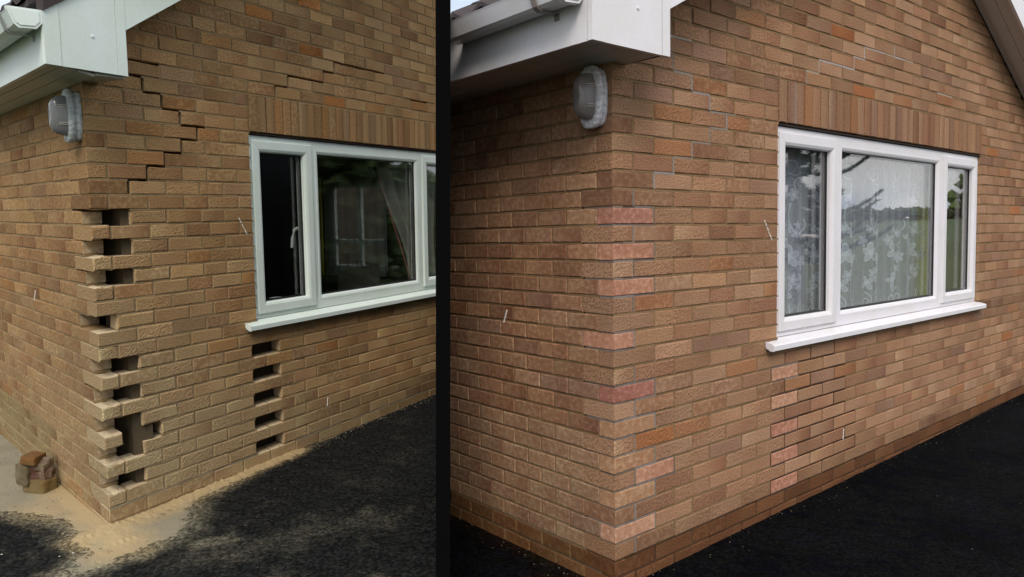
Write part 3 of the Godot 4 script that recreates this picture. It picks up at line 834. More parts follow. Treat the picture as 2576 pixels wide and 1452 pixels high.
			for half in 2:
				var rec := r.randf_range(0.003, 0.005); var col := mcol * r.randf_range(0.85, 1.1)
				if left: col = col.lerp(Color(0.46, 0.37, 0.225), dust * 0.6)
				if c == 1: rec = 0.001; col = col * (1.15 if left else 0.6)
				if not left and c <= 0: col = Color(0.10, 0.058, 0.032)
				if not left and c < 7: col = col.lerp(Color(0.40, 0.30, 0.19), 0.35)
				col.a = 1.0
				var b0 := lerpf(s0, s1, 0.5 * half) - (J if half == 0 else 0.0); var b1 := lerpf(s0, s1, 0.5 + 0.5 * half)
				slab(mort_s, h.S(b1 * h.ss, v0 - J) + h.sdv.normalized() * rec, -h.sd * ((b1 - b0) * h.ss), Vector3.UP * J, h.sdv * 0.93, col)
			var hc := mcol * r.randf_range(0.84, 1.05)
			if left: hc = hc.lerp(Color(0.46, 0.37, 0.225), dust * 0.6)
			hc.a = 1.0
			if s1 < smax: slab(mort_s, h.S((s1 + J) * h.ss, v0) + h.sdv.normalized() * r.randf_range(0.003, 0.006), -h.sd * (J * h.ss), Vector3.UP * (v1 - v0), h.sdv * 0.93, hc)
			s0 = s1 + J; i += 1
	for pr in [[mort, wall_node], [mort_s, side_node]]:
		pr[0].generate_normals(); pr[1].mesh = pr[0].commit(); pr[1].material_override = mats.grain
	# the bricks that show largest are parts; the others are one piece per wall
	for s in specs:
		var q := in_picture(h, s.mid)
		var n: Vector3 = (s.ax as Vector3).cross(Vector3.UP)
		var view := (h.root.transform.affine_inverse() * Vector3.ZERO - s.mid as Vector3).normalized()
		var vis := q.x > -30 and q.x < 2606 and q.y > -20 and q.y < 1470 and q.z > 0
		if left and q.x > 1120: vis = false
		if not left and q.x < 1105: vis = false
		s["score"] = (s.area * maxf(0.0, n.dot(view)) / (q.z * q.z)) if vis else 0.0
	specs.sort_custom(func(x, y): return x.score > y.score)
	var rest := [mb(), mb()]; var count := [0, 0]
	for i in specs.size():
		var s: Dictionary = specs[i]
		if i < 300:
			var st := mb()
			brick_into(st, s.o, s.ax, s.w, s.h, s.dv, s.col, s.side, s.end, s.top, s.seed, s.smooth, s.rag)
			var kind_: int = posmod(s.seed, 5)
			var bm: Material = mats.brick_pitted if s.smooth or s.wall == 1 or kind_ == 0 else (mats.brick_faint if kind_ < 3 else mats.brick)
			put(st, "brick", bm, wall_node if s.wall == 0 else side_node)
		else:
			count[s.wall] += 1
			brick_into(rest[s.wall], s.o, s.ax, s.w, s.h, s.dv, s.col, s.side, s.end, s.top, s.seed, s.smooth, s.rag)
	for w in 2:
		if count[w]:
			var b := put(rest[w], "brickwork", mats.brick_faint if w == 0 else mats.brick_pitted, wall_node if w == 0 else side_node)
			b.set_meta("kind", "stuff")
	build_inner(h); build_roof(h); build_window(h); build_lamp(h); build_marks(h)

# ---------------------------------------------------------------- inner leaf of blockwork, closing the cavity
func build_inner(h: House):
	var st := mb()
	var t := 0.10; var z := -0.165
	var top := 2.35; var bot := -0.25
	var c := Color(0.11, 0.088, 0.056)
	var u0 := 1.05 * h.su; var u1 := 3.473 * h.su
	var inn := 0.165 / sin(h.a)   # where the inner leaves meet
	var ue := h.u_end
	var X := Vector3.RIGHT; var Y := Vector3.UP; var Z := Vector3.FORWARD
	var us := inn + inn * cos(h.a)
	us = 0.165 / sin(h.a) + 0.165 * cos(h.a) / sin(h.a)
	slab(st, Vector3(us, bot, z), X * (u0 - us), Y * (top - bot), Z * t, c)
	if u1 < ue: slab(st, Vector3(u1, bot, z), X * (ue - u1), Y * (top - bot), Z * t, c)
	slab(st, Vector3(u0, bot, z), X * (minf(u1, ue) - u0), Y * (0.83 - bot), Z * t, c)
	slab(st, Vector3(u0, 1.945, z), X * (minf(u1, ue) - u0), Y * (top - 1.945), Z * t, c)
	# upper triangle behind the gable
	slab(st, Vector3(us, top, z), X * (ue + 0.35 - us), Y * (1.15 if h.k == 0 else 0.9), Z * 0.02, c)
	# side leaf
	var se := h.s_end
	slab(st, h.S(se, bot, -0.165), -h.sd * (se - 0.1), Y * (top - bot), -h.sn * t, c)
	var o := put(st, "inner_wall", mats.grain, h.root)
	# blocks that show through the gaps
	st = mb()
	for row in 8:
		var v := -0.2 + row * 0.225
		for i in 3:
			var x := us + 0.002 + i * 0.3 - (0.16 if row % 2 else 0.0)
			var w := 0.292
			if x < us: w -= us - x; x = us
			var b := mb()
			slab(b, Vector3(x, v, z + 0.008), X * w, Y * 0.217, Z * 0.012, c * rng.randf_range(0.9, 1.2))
			if h.k == 0: put(b, "block", mats.grain, o)
	# reveals of the window opening
	st = mb()
	var rc := mats_tone(h)
	slab(st, Vector3(u0 - 0.012, 0.83, -0.09), X * 0.010, Y * 1.115, Z * 0.08, rc)
	if u1 < ue:
		slab(st, Vector3(u1 + 0.002, 0.83, -0.09), X * 0.010, Y * 1.115, Z * 0.08, rc)
	put(st, "reveal", mats.grain, h.root)
	# steel lintel edge, rusty, under the soldier course
	st = mb()
	slab(st, Vector3(u0 - 0.02, 1.948, -0.012), X * (minf(u1, ue) - u0 + 0.04), Y * 0.009, Z * 0.09, Color(0.045, 0.025, 0.018))
	put(st, "lintel", mats.any, h.root)

func mats_tone(h: House) -> Color:
	return Color(0.33, 0.23, 0.12) if h.k == 0 else Color(0.30, 0.19, 0.11)

# how far along the side wall a line runs before it meets the boundary board
func s_at_board(h: House, v: float, off: float) -> float:
	var n := Vector3(0.9961381, -0.0074412, -0.0874844)
	return -n.dot(h.world(h.S(0.0, v, off))) / n.dot(h.root.transform.basis * h.sd)

# ---------------------------------------------------------------- eaves, gutter, verge, tiles
func build_roof(h: House):
	var left := h.k == 0
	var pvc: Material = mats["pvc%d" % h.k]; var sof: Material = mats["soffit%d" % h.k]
	var zf := h.zf; var vb := h.soff + 0.022 if left else h.soff
	var at_front := func(off: float, v: float, z: float) -> Vector3:   # on the line 'off' from the side wall, at gable offset z
		var s := -(z + cos(h.a) * off) / sin(h.a)
		return h.S(s, v, off)
	# boxed end: corner trim, panel, joint trim
	var cuts := [h.ul, h.ul + 0.072, h.ur - 0.048, h.ur]
	var names := ["corner_trim", "box_end", "joint_trim"]
	for i in 3:
		var a: float = cuts[i] + (0.0012 if i > 0 else 0.0); var b: float = cuts[i + 1] - (0.0012 if i < 2 else 0.0)
		var st := mb(); var z := zf + (0.0 if i == 1 else 0.0025)
		prism(st, [Vector3(a, vb - 0.008, z), Vector3(b, vb - 0.008, z), Vector3(b, h.upper(b), z), Vector3(a, h.upper(a), z)], Vector3(0, 0, -0.02))
		put(st, names[i], pvc, h.root)
	# left barge board up the slope
	var ridge := h.u_end + 0.6 if left else 2.79
	var st := mb()
	var e := h.ur + 0.0012
	prism(st, [Vector3(e, h.upper(e) - h.deep, zf), Vector3(ridge, h.upper(ridge) - h.deep, zf), Vector3(ridge, h.upper(ridge), zf), Vector3(e, h.upper(e), zf)], Vector3(0, 0, -0.02))
	put(st, "barge_board", pvc, h.root)
	# soffit under the left slope
	st = mb()
	prism(st, [Vector3(e, h.upper(e) - h.deep + 0.012, zf - 0.02), Vector3(e, h.upper(e) - h.deep + 0.012, -0.05), Vector3(ridge, h.upper(ridge) - h.deep + 0.012, -0.05), Vector3(ridge, h.upper(ridge) - h.deep + 0.012, zf - 0.02)], Vector3(0, 0.012, 0))
	put(st, "verge_soffit", sof, h.root)
	# end of the box towards the gable
	st = mb()
	slab(st, Vector3(h.ur - 0.004, vb, -0.0), Vector3(0, 0, zf - 0.021), Vector3(0, h.upper(h.ur) - h.deep - vb + 0.01, 0), Vector3(-0.006, 0, 0))
	put(st, "box_side", mats.gasket, h.root)
	# screw heads
	for q in [[lerpf(h.ul, h.ur, 0.57), vb + 0.145], [h.ur + 0.06, h.upper(h.ur + 0.06) - 0.11]]:
		st = mb()
		for k in 10:
			var a0 := TAU * k / 10; var a1 := TAU * (k + 1) / 10; var c := Vector3(q[0], q[1], zf)
			var p0 := c + Vector3(cos(a0), sin(a0), 0) * 0.0065; var p1 := c + Vector3(cos(a1), sin(a1), 0) * 0.0065
			tri(st, c + Vector3(0, 0, 0.005), p0 + Vector3(0, 0, 0.0035), p1 + Vector3(0, 0, 0.0035)); quad(st, p0, p1, p1 + Vector3(0, 0, 0.0035), p0 + Vector3(0, 0, 0.0035))
		put(st, "screw", pvc, h.root)
	# fascia board along the eaves
	var fo := h.foff; var fh := 0.20
	var se := h.s_end if left else s_at_board(h, vb, h.foff)
	var f0: Vector3 = at_front.call(fo, vb - 0.008, zf - 0.021)
	st = mb()
	var fl := f0.distance_to(h.S(se, vb - 0.008, fo))
	slab(st, h.S(se, vb - 0.008, fo), -h.sd * fl, Vector3.UP * fh, -h.sn * 0.02)
	put(st, "fascia_board", pvc, h.root)
	st = mb()
	slab(st, f0 + h.sn * 0.004 + h.sd * 0.055 + Vector3(0, -0.002, 0), -h.sd * 0.054, Vector3.UP * fh, -h.sn * 0.003)
	put(st, "corner_trim", pvc, h.root)
	# soffit boards, tongue and groove, sloping a little
	var offs := [-0.1, 0.0, fo * 0.36, fo * 0.68, fo - 0.02]
	for i in 4:
		var o0: float = offs[i] + 0.002; var o1: float = offs[i + 1] - 0.002
		var hv := func(o: float) -> float: return lerpf(h.soff - 0.006 if left else h.soff, vb + 0.006, clampf(o / fo, 0, 1))
		var a0: Vector3 = at_front.call(o0, hv.call(o0), zf - 0.022); var a1: Vector3 = at_front.call(o1, hv.call(o1), zf - 0.022)
		var b0: Vector3; var b1: Vector3
		if i == 0:
			st = mb()   # the part of the box under the gable
			prism(st, [at_front.call(0.0, h.soff, zf - 0.022), Vector3(0, h.soff, 0.001), Vector3(h.ur - 0.002, h.soff, 0.001), Vector3(h.ur - 0.002, h.soff + 0.004, zf - 0.022)], Vector3(0, 0.012, 0))
		else:
			var e0 := se if left else s_at_board(h, vb, o0); var e1 := se if left else s_at_board(h, vb, o1)
			b0 = h.S(e0, hv.call(o0), o0); b1 = h.S(e1, hv.call(o1), o1)
			st = mb()
			prism(st, [a0, b0, b1, a1], Vector3(0, 0.012, 0))
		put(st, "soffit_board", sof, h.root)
	# dark batten above the soffit, so that no daylight enters
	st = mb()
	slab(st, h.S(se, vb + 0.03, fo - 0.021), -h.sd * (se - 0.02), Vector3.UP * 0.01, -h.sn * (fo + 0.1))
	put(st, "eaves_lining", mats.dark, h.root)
	# gutter: square section trough with a moulded end cap
	var g0 := 0.004; var gt := h.upper(h.ul) - 0.004 if left else vb + 0.195
	var prof := [Vector2(g0, 0.0), Vector2(g0, -0.045), Vector2(g0 + 0.022, -0.068), Vector2(g0 + 0.082, -0.072), Vector2(g0 + 0.098, -0.062), Vector2(g0 + 0.118, -0.008), Vector2(g0 + 0.122, 0.0), Vector2(g0 + 0.112, 0.0), Vector2(g0 + 0.094, -0.056), Vector2(g0 + 0.028, -0.060), Vector2(g0 + 0.008, -0.042), Vector2(g0 + 0.008, 0.0)]
	var gs0 := -0.30 if left else -0.20
	var gs1 := h.s_end if left else s_at_board(h, gt, fo + 0.11)
	st = mb()
	for i in prof.size():
		var p: Vector2 = prof[i]; var q: Vector2 = prof[(i + 1) % prof.size()]
		quad(st, h.S(gs0, gt + p.y, fo + p.x), h.S(gs1, gt + p.y, fo + p.x), h.S(gs1, gt + q.y, fo + q.x), h.S(gs0, gt + q.y, fo + q.x))
	var gut := put(st, "gutter", pvc, h.root)
	st = mb()
	var capp := []
	for p in [Vector2(g0 - 0.003, 0.006), Vector2(g0 - 0.003, -0.048), Vector2(g0 + 0.02, -0.074), Vector2(g0 + 0.086, -0.078), Vector2(g0 + 0.104, -0.064), Vector2(g0 + 0.126, -0.006), Vector2(g0 + 0.128, 0.006)]:
		capp.append(h.S(gs0 - 0.004, gt + p.y, fo + p.x))
	capp.reverse()
	prism(st, capp, h.sd * 0.028)
	var cap2 := []
	for p in [Vector2(g0 + 0.008, -0.003), Vector2(g0 + 0.008, -0.044), Vector2(g0 + 0.026, -0.064), Vector2(g0 + 0.080, -0.067), Vector2(g0 + 0.095, -0.058), Vector2(g0 + 0.114, -0.008), Vector2(g0 + 0.115, -0.003)]:
		cap2.append(h.S(gs0 - 0.008, gt + p.y, fo + p.x))
	cap2.reverse()
	prism(st, cap2, h.sd * 0.006)
	put(st, "end_cap", pvc, gut)
	for bs in ([gs0 + 0.14, gs0 + 0.95] if left else [gs0 + 0.13]):
		st = mb()
		var outp := [Vector2(g0 - 0.001, -0.10), Vector2(g0 + 0.0, -0.075), Vector2(g0 + 0.02, -0.078), Vector2(g0 + 0.086, -0.08), Vector2(g0 + 0.106, -0.066), Vector2(g0 + 0.128, -0.004), Vector2(g0 + 0.126, 0.008)]
		for i in outp.size() - 1:
			var p: Vector2 = outp[i]; var q: Vector2 = outp[i + 1]
			slab(st, h.S(bs, gt + p.y, fo + p.x), h.sd * 0.026, h.S(0, q.y - p.y, q.x - p.x), h.S(0, 0.002, -0.003))
		put(st, "bracket", mats["bracket%d" % h.k] if mats.has("bracket%d" % h.k) else pvc, gut)
	# roof covering: two closed slopes with interlocking tiles at the eaves
	var m := h.slope / sin(h.a)
	var slab_t := 0.05
	var i0 := -(fo + 0.035); var i1 := (h.u_end + 0.4) * sin(h.a) if left else 2.79 * sin(h.a)
	var rv := func(i: float) -> float: return h.c0 + m * i + 0.006
	var s0: float = -(zf + 0.02)
	var s1 := h.s_end if left else s_at_board(h, rv.call(i0), -i0)
	st = mb()
	prism(st, [h.S(s0, rv.call(i0), -i0), h.S(s1, rv.call(i0), -i0), h.S(s1, rv.call(i1), -i1), h.S(s0 - 0.0, rv.call(i1), -i1)], Vector3(0, slab_t * 0.5, 0))
	if not left:
		prism(st, [h.S(s1, rv.call(0.05), -0.05), h.S(1.25, rv.call(0.05), -0.05), h.S(1.25, rv.call(i1), -i1), h.S(s1, rv.call(i1), -i1)], Vector3(0, slab_t * 0.5, 0))
	var roof := put(st, "roof", mats.tile, h.root)
	var tw := 0.20; var te := 0.30
	var tl := Vector2(1, m).length()
	for row in (2 if left else 4):
		for col in (4 if left else 8):
			var sa: float = s0 + col * tw; var sb: float = sa + tw
			var ia := i0 - 0.015 + row * te / tl; var ib := ia + (te + 0.06) / tl
			if not left:
				var lim: float = s_at_board(h, rv.call(ia) + 0.05, -ia)
				if sa > lim - 0.02: continue
				sb = minf(sb, lim)
			var tm := mb(); var N := 10
			var P := []
			for j in N + 1:
				var t := float(j) / N; var s := lerpf(sa, sb, t)
				var w := 0.014 * cos(t * TAU) + 0.004 * cos(t * 2 * TAU)
				P.append([h.S(s, rv.call(ia) + 0.062 + w, -ia), h.S(s, rv.call(ib) + 0.046 + w, -ib)])
			for j in N:
				quad(tm, P[j + 1][0], P[j][0], P[j][1], P[j + 1][1])
				quad(tm, P[j][0] - Vector3(0, 0.018, 0), P[j][0], P[j + 1][0], P[j + 1][0] - Vector3(0, 0.018, 0))
			quad(tm, P[0][0], P[0][0] - Vector3(0, 0.02, 0), P[0][1] - Vector3(0, 0.02, 0), P[0][1])
			put(tm, "roof_tile", mats.tile, roof)
	# mortar bedding along the verge
	st = mb()
	prism(st, [Vector3(h.ul, h.upper(h.ul) + 0.001, zf + 0.012), Vector3(ridge, h.upper(ridge) + 0.001, zf + 0.012), Vector3(ridge, h.upper(ridge) + 0.06, zf + 0.012), Vector3(h.ul, h.upper(h.ul) + 0.06, zf + 0.012)], Vector3(0, 0, -0.05))
	put(st, "verge_undercloak", mats.tile, roof)
	if not left:
		# right slope: two soffit boards with a groove, a barge board, the roof above
		var rl := func(u: float) -> float: return 3.07 - 0.494 * (u - 3.99)
		var ua := 2.8; var ub := 6.15
		for q in [[0.012, 0.055, 0.010, "verge_trim"], [0.058, 0.135, 0.0, "soffit_board"], [0.138, 0.215, 0.0, "soffit_board"]]:
			st = mb()
			prism(st, [Vector3(ub, rl.call(ub) + q[2], q[0]), Vector3(ub, rl.call(ub) + q[2], q[1]), Vector3(ua, rl.call(ua) + q[2], q[1]), Vector3(ua, rl.call(ua) + q[2], q[0])], Vector3(0, 0.012, 0))
			put(st, q[3], sof, h.root)
		st = mb()
		prism(st, [Vector3(ua, rl.call(ua) - 0.012, 0.237), Vector3(ub, rl.call(ub) - 0.012, 0.237), Vector3(ub, rl.call(ub) + 0.24, 0.237), Vector3(ua, rl.call(ua) + 0.24, 0.237)], Vector3(0, 0, -0.02))
		put(st, "barge_board", pvc, h.root)
		st = mb()
		prism(st, [Vector3(ua, rl.call(ua) + 0.245, 0.25), Vector3(ub, rl.call(ub) + 0.245, 0.25), h.sd * 1.25 + Vector3(ub, rl.call(ub) + 0.245, 0), h.sd * 1.25 + Vector3(ua, rl.call(ua) + 0.245, 0)], Vector3(0, 0.05, 0))
		put(st, "roof", mats.tile, h.root)

# ---------------------------------------------------------------- window
# mitred frame of a given section: profile points (distance in from the outer edge, z)
func ring(st: SurfaceTool, u0: float, v0: float, u1: float, v1: float, prof: Array, gap := 0.0007):
	var corners := [Vector2(u0, v0), Vector2(u1, v0), Vector2(u1, v1), Vector2(u0, v1)]
	var inw := [Vector2(1, 1), Vector2(-1, 1), Vector2(-1, -1), Vector2(1, -1)]
	for k in 4:
		var n := (k + 1) % 4
		var ca: Vector2 = corners[k]; var cb: Vector2 = corners[n]; var dir := (cb - ca).normalized() * gap
		for i in prof.size() - 1:
			var p: Vector2 = prof[i]; var q: Vector2 = prof[i + 1]
			var a: Vector2 = ca + inw[k] * p.x + dir; var b: Vector2 = cb + inw[n] * p.x - dir
			var c: Vector2 = cb + inw[n] * q.x - dir; var d: Vector2 = ca + inw[k] * q.x + dir
			quad(st, Vector3(a.x, a.y, p.y), Vector3(b.x, b.y, p.y), Vector3(c.x, c.y, q.y), Vector3(d.x, d.y, q.y))
		var pa := []; var pb := []
		for p in prof:
			var a: Vector2 = ca + inw[k] * p.x + dir; var b: Vector2 = cb + inw[n] * p.x - dir
			pa.append(Vector3(a.x, a.y, p.y)); pb.append(Vector3(b.x, b.y, p.y))
		for i in range(1, prof.size() - 1):
			tri(st, pa[0], pa[i], pa[i + 1]); tri(st, pb[0], pb[i + 1], pb[i])

func build_window(h: House):
	var pvc: Material = mats["pvc%d" % h.k]
	var su := h.su
	var fr := func(w: float, zf: float, zb: float) -> Array: return [Vector2(0, zb), Vector2(0, zf - 0.003), Vector2(0.003, zf), Vector2(w - 0.004, zf), Vector2(w, zf - 0.004), Vector2(w, zb)]
	var sash := func(w: float, zf: float, zb: float) -> Array: return [Vector2(0, zb), Vector2(0, zf - 0.003), Vector2(0.003, zf), Vector2(w - 0.020, zf), Vector2(w - 0.006, zf - 0.006), Vector2(w, zf - 0.017), Vector2(w, zb)]
	var u0 := 1.052 * su; var u1 := 3.471 * su
	var st := mb()
	ring(st, u0, 0.832, u1, 1.944, fr.call(0.062, -0.027, -0.095))
	for c in [[1.60, 1.655], [2.865, 2.92]]:
		cbox(st, Vector3(c[0] * su, 0.885, -0.095), Vector3(c[1] * su, 1.89, -0.0275), 0.003)
	var win := put(st, "window", pvc, h.root)
	# opening sashes left and right, standing proud of the frame, and the beads of the fixed light
	for q in [[1.085, 1.608, "sash"], [2.912, 3.438, "sash"]]:
		st = mb()
		ring(st, q[0] * su, 0.862, q[1] * su, 1.912, sash.call(0.068, -0.012, -0.088))
		var o := put(st, "sash", pvc, win)
	st = mb()
	ring(st, 1.652 * su, 0.885, 2.868 * su, 1.89, sash.call(0.034, -0.026, -0.088))
	put(st, "bead", pvc, win)
	for q in [[1.085 * su + 0.066, 1.608 * su - 0.066, 0.928, 1.846], [1.652 * su + 0.032, 2.868 * su - 0.032, 0.917, 1.858], [2.912 * su + 0.066, 3.438 * su - 0.066, 0.928, 1.846]]:
		st = mb()   # black gasket all round, inner and outer
		var g := 0.006
		ring(st, q[0] - 0.0, q[2] - 0.0, q[1] + 0.0, q[3] + 0.0, [Vector2(0, -0.062), Vector2(0, -0.045), Vector2(g, -0.048), Vector2(g, -0.062)], 0.0)
		put(st, "gasket", mats.gasket, win)
		st = mb()
		ring(st, q[0] - 0.001, q[2] - 0.001, q[1] + 0.001, q[3] + 0.001, [Vector2(0, -0.075), Vector2(0, -0.0565), Vector2(0.012, -0.0565), Vector2(0.012, -0.075)], 0.0)
		put(st, "spacer", mats.gasket, win)
		for z in [-0.052, -0.078]:
			st = mb()
			slab(st, Vector3(q[0] + 0.0015, q[2] + 0.0015, z), Vector3.RIGHT * (q[1] - q[0] - 0.003), Vector3.UP * (q[3] - q[2] - 0.003), Vector3(0, 0, -0.004))
			put(st, "pane", mats.glass, win)
	# sill with its nose and end
	st = mb()
	var sl := 0.962 * su; var sr := 3.50 * su
	prism(st, [Vector3(sl, 0.780, 0.046), Vector3(sl, 0.805, 0.046), Vector3(sl, 0.811, 0.040), Vector3(sl, 0.829, -0.03), Vector3(sl, 0.829, -0.09), Vector3(sl, 0.795, -0.09), Vector3(sl, 0.797, 0.030), Vector3(sl, 0.780, 0.030)], Vector3(sr - sl, 0, 0))
	var sill := put(st, "sill", pvc, win)
	st = mb()
	prism(st, [Vector3(sl - 0.006, 0.778, 0.048), Vector3(sl - 0.006, 0.808, 0.048), Vector3(sl - 0.006, 0.815, 0.040), Vector3(sl - 0.006, 0.826, 0.001), Vector3(sl - 0.006, 0.797, 0.001), Vector3(sl - 0.006, 0.778, 0.028)], Vector3(0.0055, 0, 0))
	put(st, "sill_end", pvc, sill)
	# white sealant line down the left jamb
	st = mb()
	var r := RandomNumberGenerator.new(); r.seed = 55
	for i in 40:
		var v := 0.84 + i * 0.0275
		slab(st, Vector3(u0 - 0.003 - r.randf_range(0.0, 0.004), v, -0.004 - r.randf_range(0, 0.004)), Vector3.RIGHT * 0.010, Vector3.UP * 0.0275, Vector3(0, 0, -0.02))
	if h.k == 0: put(st, "sealant", pvc, win)
	# espagnolette handle inside the left sash
	st = mb()
	var hu := 1.565 * su
	cbox(st, Vector3(hu, 1.30, -0.10), Vector3(hu + 0.026, 1.42, -0.088), 0.004)
	if h.k == 0: tube(st, [Vector3(hu + 0.013, 1.37, -0.10), Vector3(hu + 0.010, 1.372, -0.135), Vector3(hu - 0.012, 1.36, -0.14), Vector3(hu - 0.03, 1.31, -0.14), Vector3(hu - 0.038, 1.245, -0.14)], 0.011, 0.009, 8)
	else: tube(st, [Vector3(hu + 0.013, 1.36, -0.10), Vector3(hu + 0.010, 1.362, -0.135), Vector3(hu - 0.03, 1.365, -0.14), Vector3(hu - 0.08, 1.368, -0.14), Vector3(hu - 0.13, 1.362, -0.14)], 0.012, 0.009, 8)
	put(st, "handle", pvc, win)

# ---------------------------------------------------------------- bulkhead lamp under the eaves
func build_lamp(h: House):
	var root := Node3D.new(); root.name = nm("bulkhead_lamp"); add_child(root)
	root.transform = Transform3D(h.root.transform.basis * Basis(-h.sd, Vector3.UP, h.sn), h.world(h.S((0.075 if h.k == 0 else 0.078), 1.955, 0.0)))
	tag(root, "grey green oval bulkhead lamp under the eaves beside the cracked brickwork" if h.k == 0 else "white flaking oval bulkhead lamp with ribbed glass on the repaired corner", "lamp", "bulkhead wall lamps")
	var oval := func(w: float, hh: float, z: float, n: int) -> Array:
		var out := []
		for k in n:
			var a := TAU * k / n
			var x := cos(a); var y := sin(a)
			var e := 0.62
			out.append(Vector3(signf(x) * pow(absf(x), e) * w, signf(y) * pow(absf(y), 0.8) * hh, z))
		return out
	var c := Color(0.50, 0.54, 0.52) if h.k == 0 else Color(0.80, 0.76, 0.79)
	var loft := func(st: SurfaceTool, rings: Array, col: Color):
		for i in rings.size() - 1:
			var n: int = rings[i].size()
			for k in n:
				var m := (k + 1) % n
				quad(st, rings[i][k], rings[i][m], rings[i + 1][m], rings[i + 1][k], col)
		var top: Array = rings[-1]
		for k in range(1, top.size() - 1): tri(st, top[0], top[k], top[k + 1], col)
	var st := mb(); st.set_smooth_group(0)
	var N := 28
	loft.call(st, [oval.call(0.055, 0.118, 0.0, N), oval.call(0.057, 0.120, 0.012, N), oval.call(0.057, 0.120, 0.018, N), oval.call(0.051, 0.114, 0.021, N), oval.call(0.051, 0.114, 0.030, N), oval.call(0.060, 0.127, 0.033, N), oval.call(0.061, 0.128, 0.052, N), oval.call(0.057, 0.124, 0.058, N), oval.call(0.046, 0.106, 0.059, N)], c)
	put(st, "lamp_body", mats.metal0, root)
	# ribbed glass
	st = mb(); st.set_smooth_group(0)
	var rings := []
	for i in 11:
		var t := i / 10.0
		var f := sqrt(maxf(0.0, 1.0 - pow(t, 2.6)))
		f = maxf(f, 0.35 if i < 10 else 0.2)
		rings.append(oval.call((0.043 + 0.0016 * cos(i * PI)) * (0.30 + 0.70 * f), 0.094 * (0.42 + 0.58 * f), 0.060 + 0.066 * t, 40))
	loft.call(st, rings, Color(0.17, 0.175, 0.165) if h.k == 0 else Color(0.20, 0.17, 0.16))
	var gm := std("dusty_glass", Color.WHITE, 0.16); gm.albedo_color = Color(1, 1, 1); gm.vertex_color_use_as_albedo = true
	put(st, "lamp_glass", gm, root)
	for v in [-0.045, -0.036, 0.036, 0.045]:
		st = mb()
		var path := []
		for i in 13:
			var a := PI * i / 12.0
			path.append(Vector3(cos(a) * 0.0448, v, 0.058 + sin(a) * 0.0655))
		tube(st, path, 0.0024, 0.0024, 6, Color(0.42, 0.38, 0.33))
		put(st, "rib", mats.any, root)

# ---------------------------------------------------------------- paint marks on the bricks
func build_marks(h: House):
	var r := RandomNumberGenerator.new(); r.seed = 66
	for q in [[0.94, 1.452, 1.0, 1.348], [1.66, 0.155, 1.665, 0.21]]:
		var st := mb(); var n := 14
		for i in n:
			var t := (i + r.randf()) / n; var w := r.randf_range(0.001, 0.003)
			var x := lerpf(q[0], q[2], t) * h.su + r.randf_range(-0.002, 0.002); var y := lerpf(q[1], q[3], t)
			slab(st, Vector3(x, y, 0.0036), Vector3(w, -0.002, 0), Vector3(w * 0.3, r.randf_range(0.004, 0.011), 0), Vector3(0, 0, -0.004), Color(0.8, 0.78, 0.72))
		put(st, "paint_mark", mats.any, h.root)
	var st := mb()
	for i in 12:
		var t := (i + r.randf()) / 12.0
		var p := h.S(lerpf(0.84, 0.87, t) * h.ss, lerpf(1.03, 0.967, t), 0.0036)
		slab(st, p, -h.sd * r.randf_range(0.004, 0.008), Vector3.UP * 0.008, -h.sn * 0.004, Color(0.8, 0.78, 0.72))
	put(st, "paint_mark", mats.any, h.root)

# ---------------------------------------------------------------- broken bricks stacked by the left corner
func rough_block(st: SurfaceTool, size: Vector3, col: Color, amp: float, sd_: int, col2: Color):
	var f := FastNoiseLite.new(); f.seed = sd_; f.frequency = 14.0; f.fractal_octaves = 3
	var n := 7
	for ax in 3:
		for sg in [-1.0, 1.0]:
			var N := Vector3.ZERO; N[ax] = sg
			var T := Vector3.ZERO; T[(ax + 1) % 3] = 1.0
			var B := N.cross(T)
			var P := []
			for j in n + 1:
				var row := []
				for i in n + 1:
					var q := N + T * (2.0 * i / n - 1.0) + B * (2.0 * j / n - 1.0)
					var rr := q / maxf(1.0, pow(pow(absf(q.x), 10) + pow(absf(q.y), 10) + pow(absf(q.z), 10), 0.1))
					var p := rr * size * 0.5
					var d := f.get_noise_3dv(p)
					row.append([p + q.normalized() * amp * d, col.lerp(col2, clampf(0.5 + 1.6 * f.get_noise_3dv(p * 0.6 + Vector3(3, 1, 2)), 0, 1))])
				P.append(row)
			for j in n:
				for i in n:
					for k in [[j, i], [j + 1, i + 1], [j, i + 1], [j, i], [j + 1, i], [j + 1, i + 1]]:
						st.set_color(P[k[0]][k[1]][1]); var pp: Vector3 = P[k[0]][k[1]][0]
						st.set_uv(Vector2(pp.x + pp.z, pp.y)); st.add_vertex(pp)

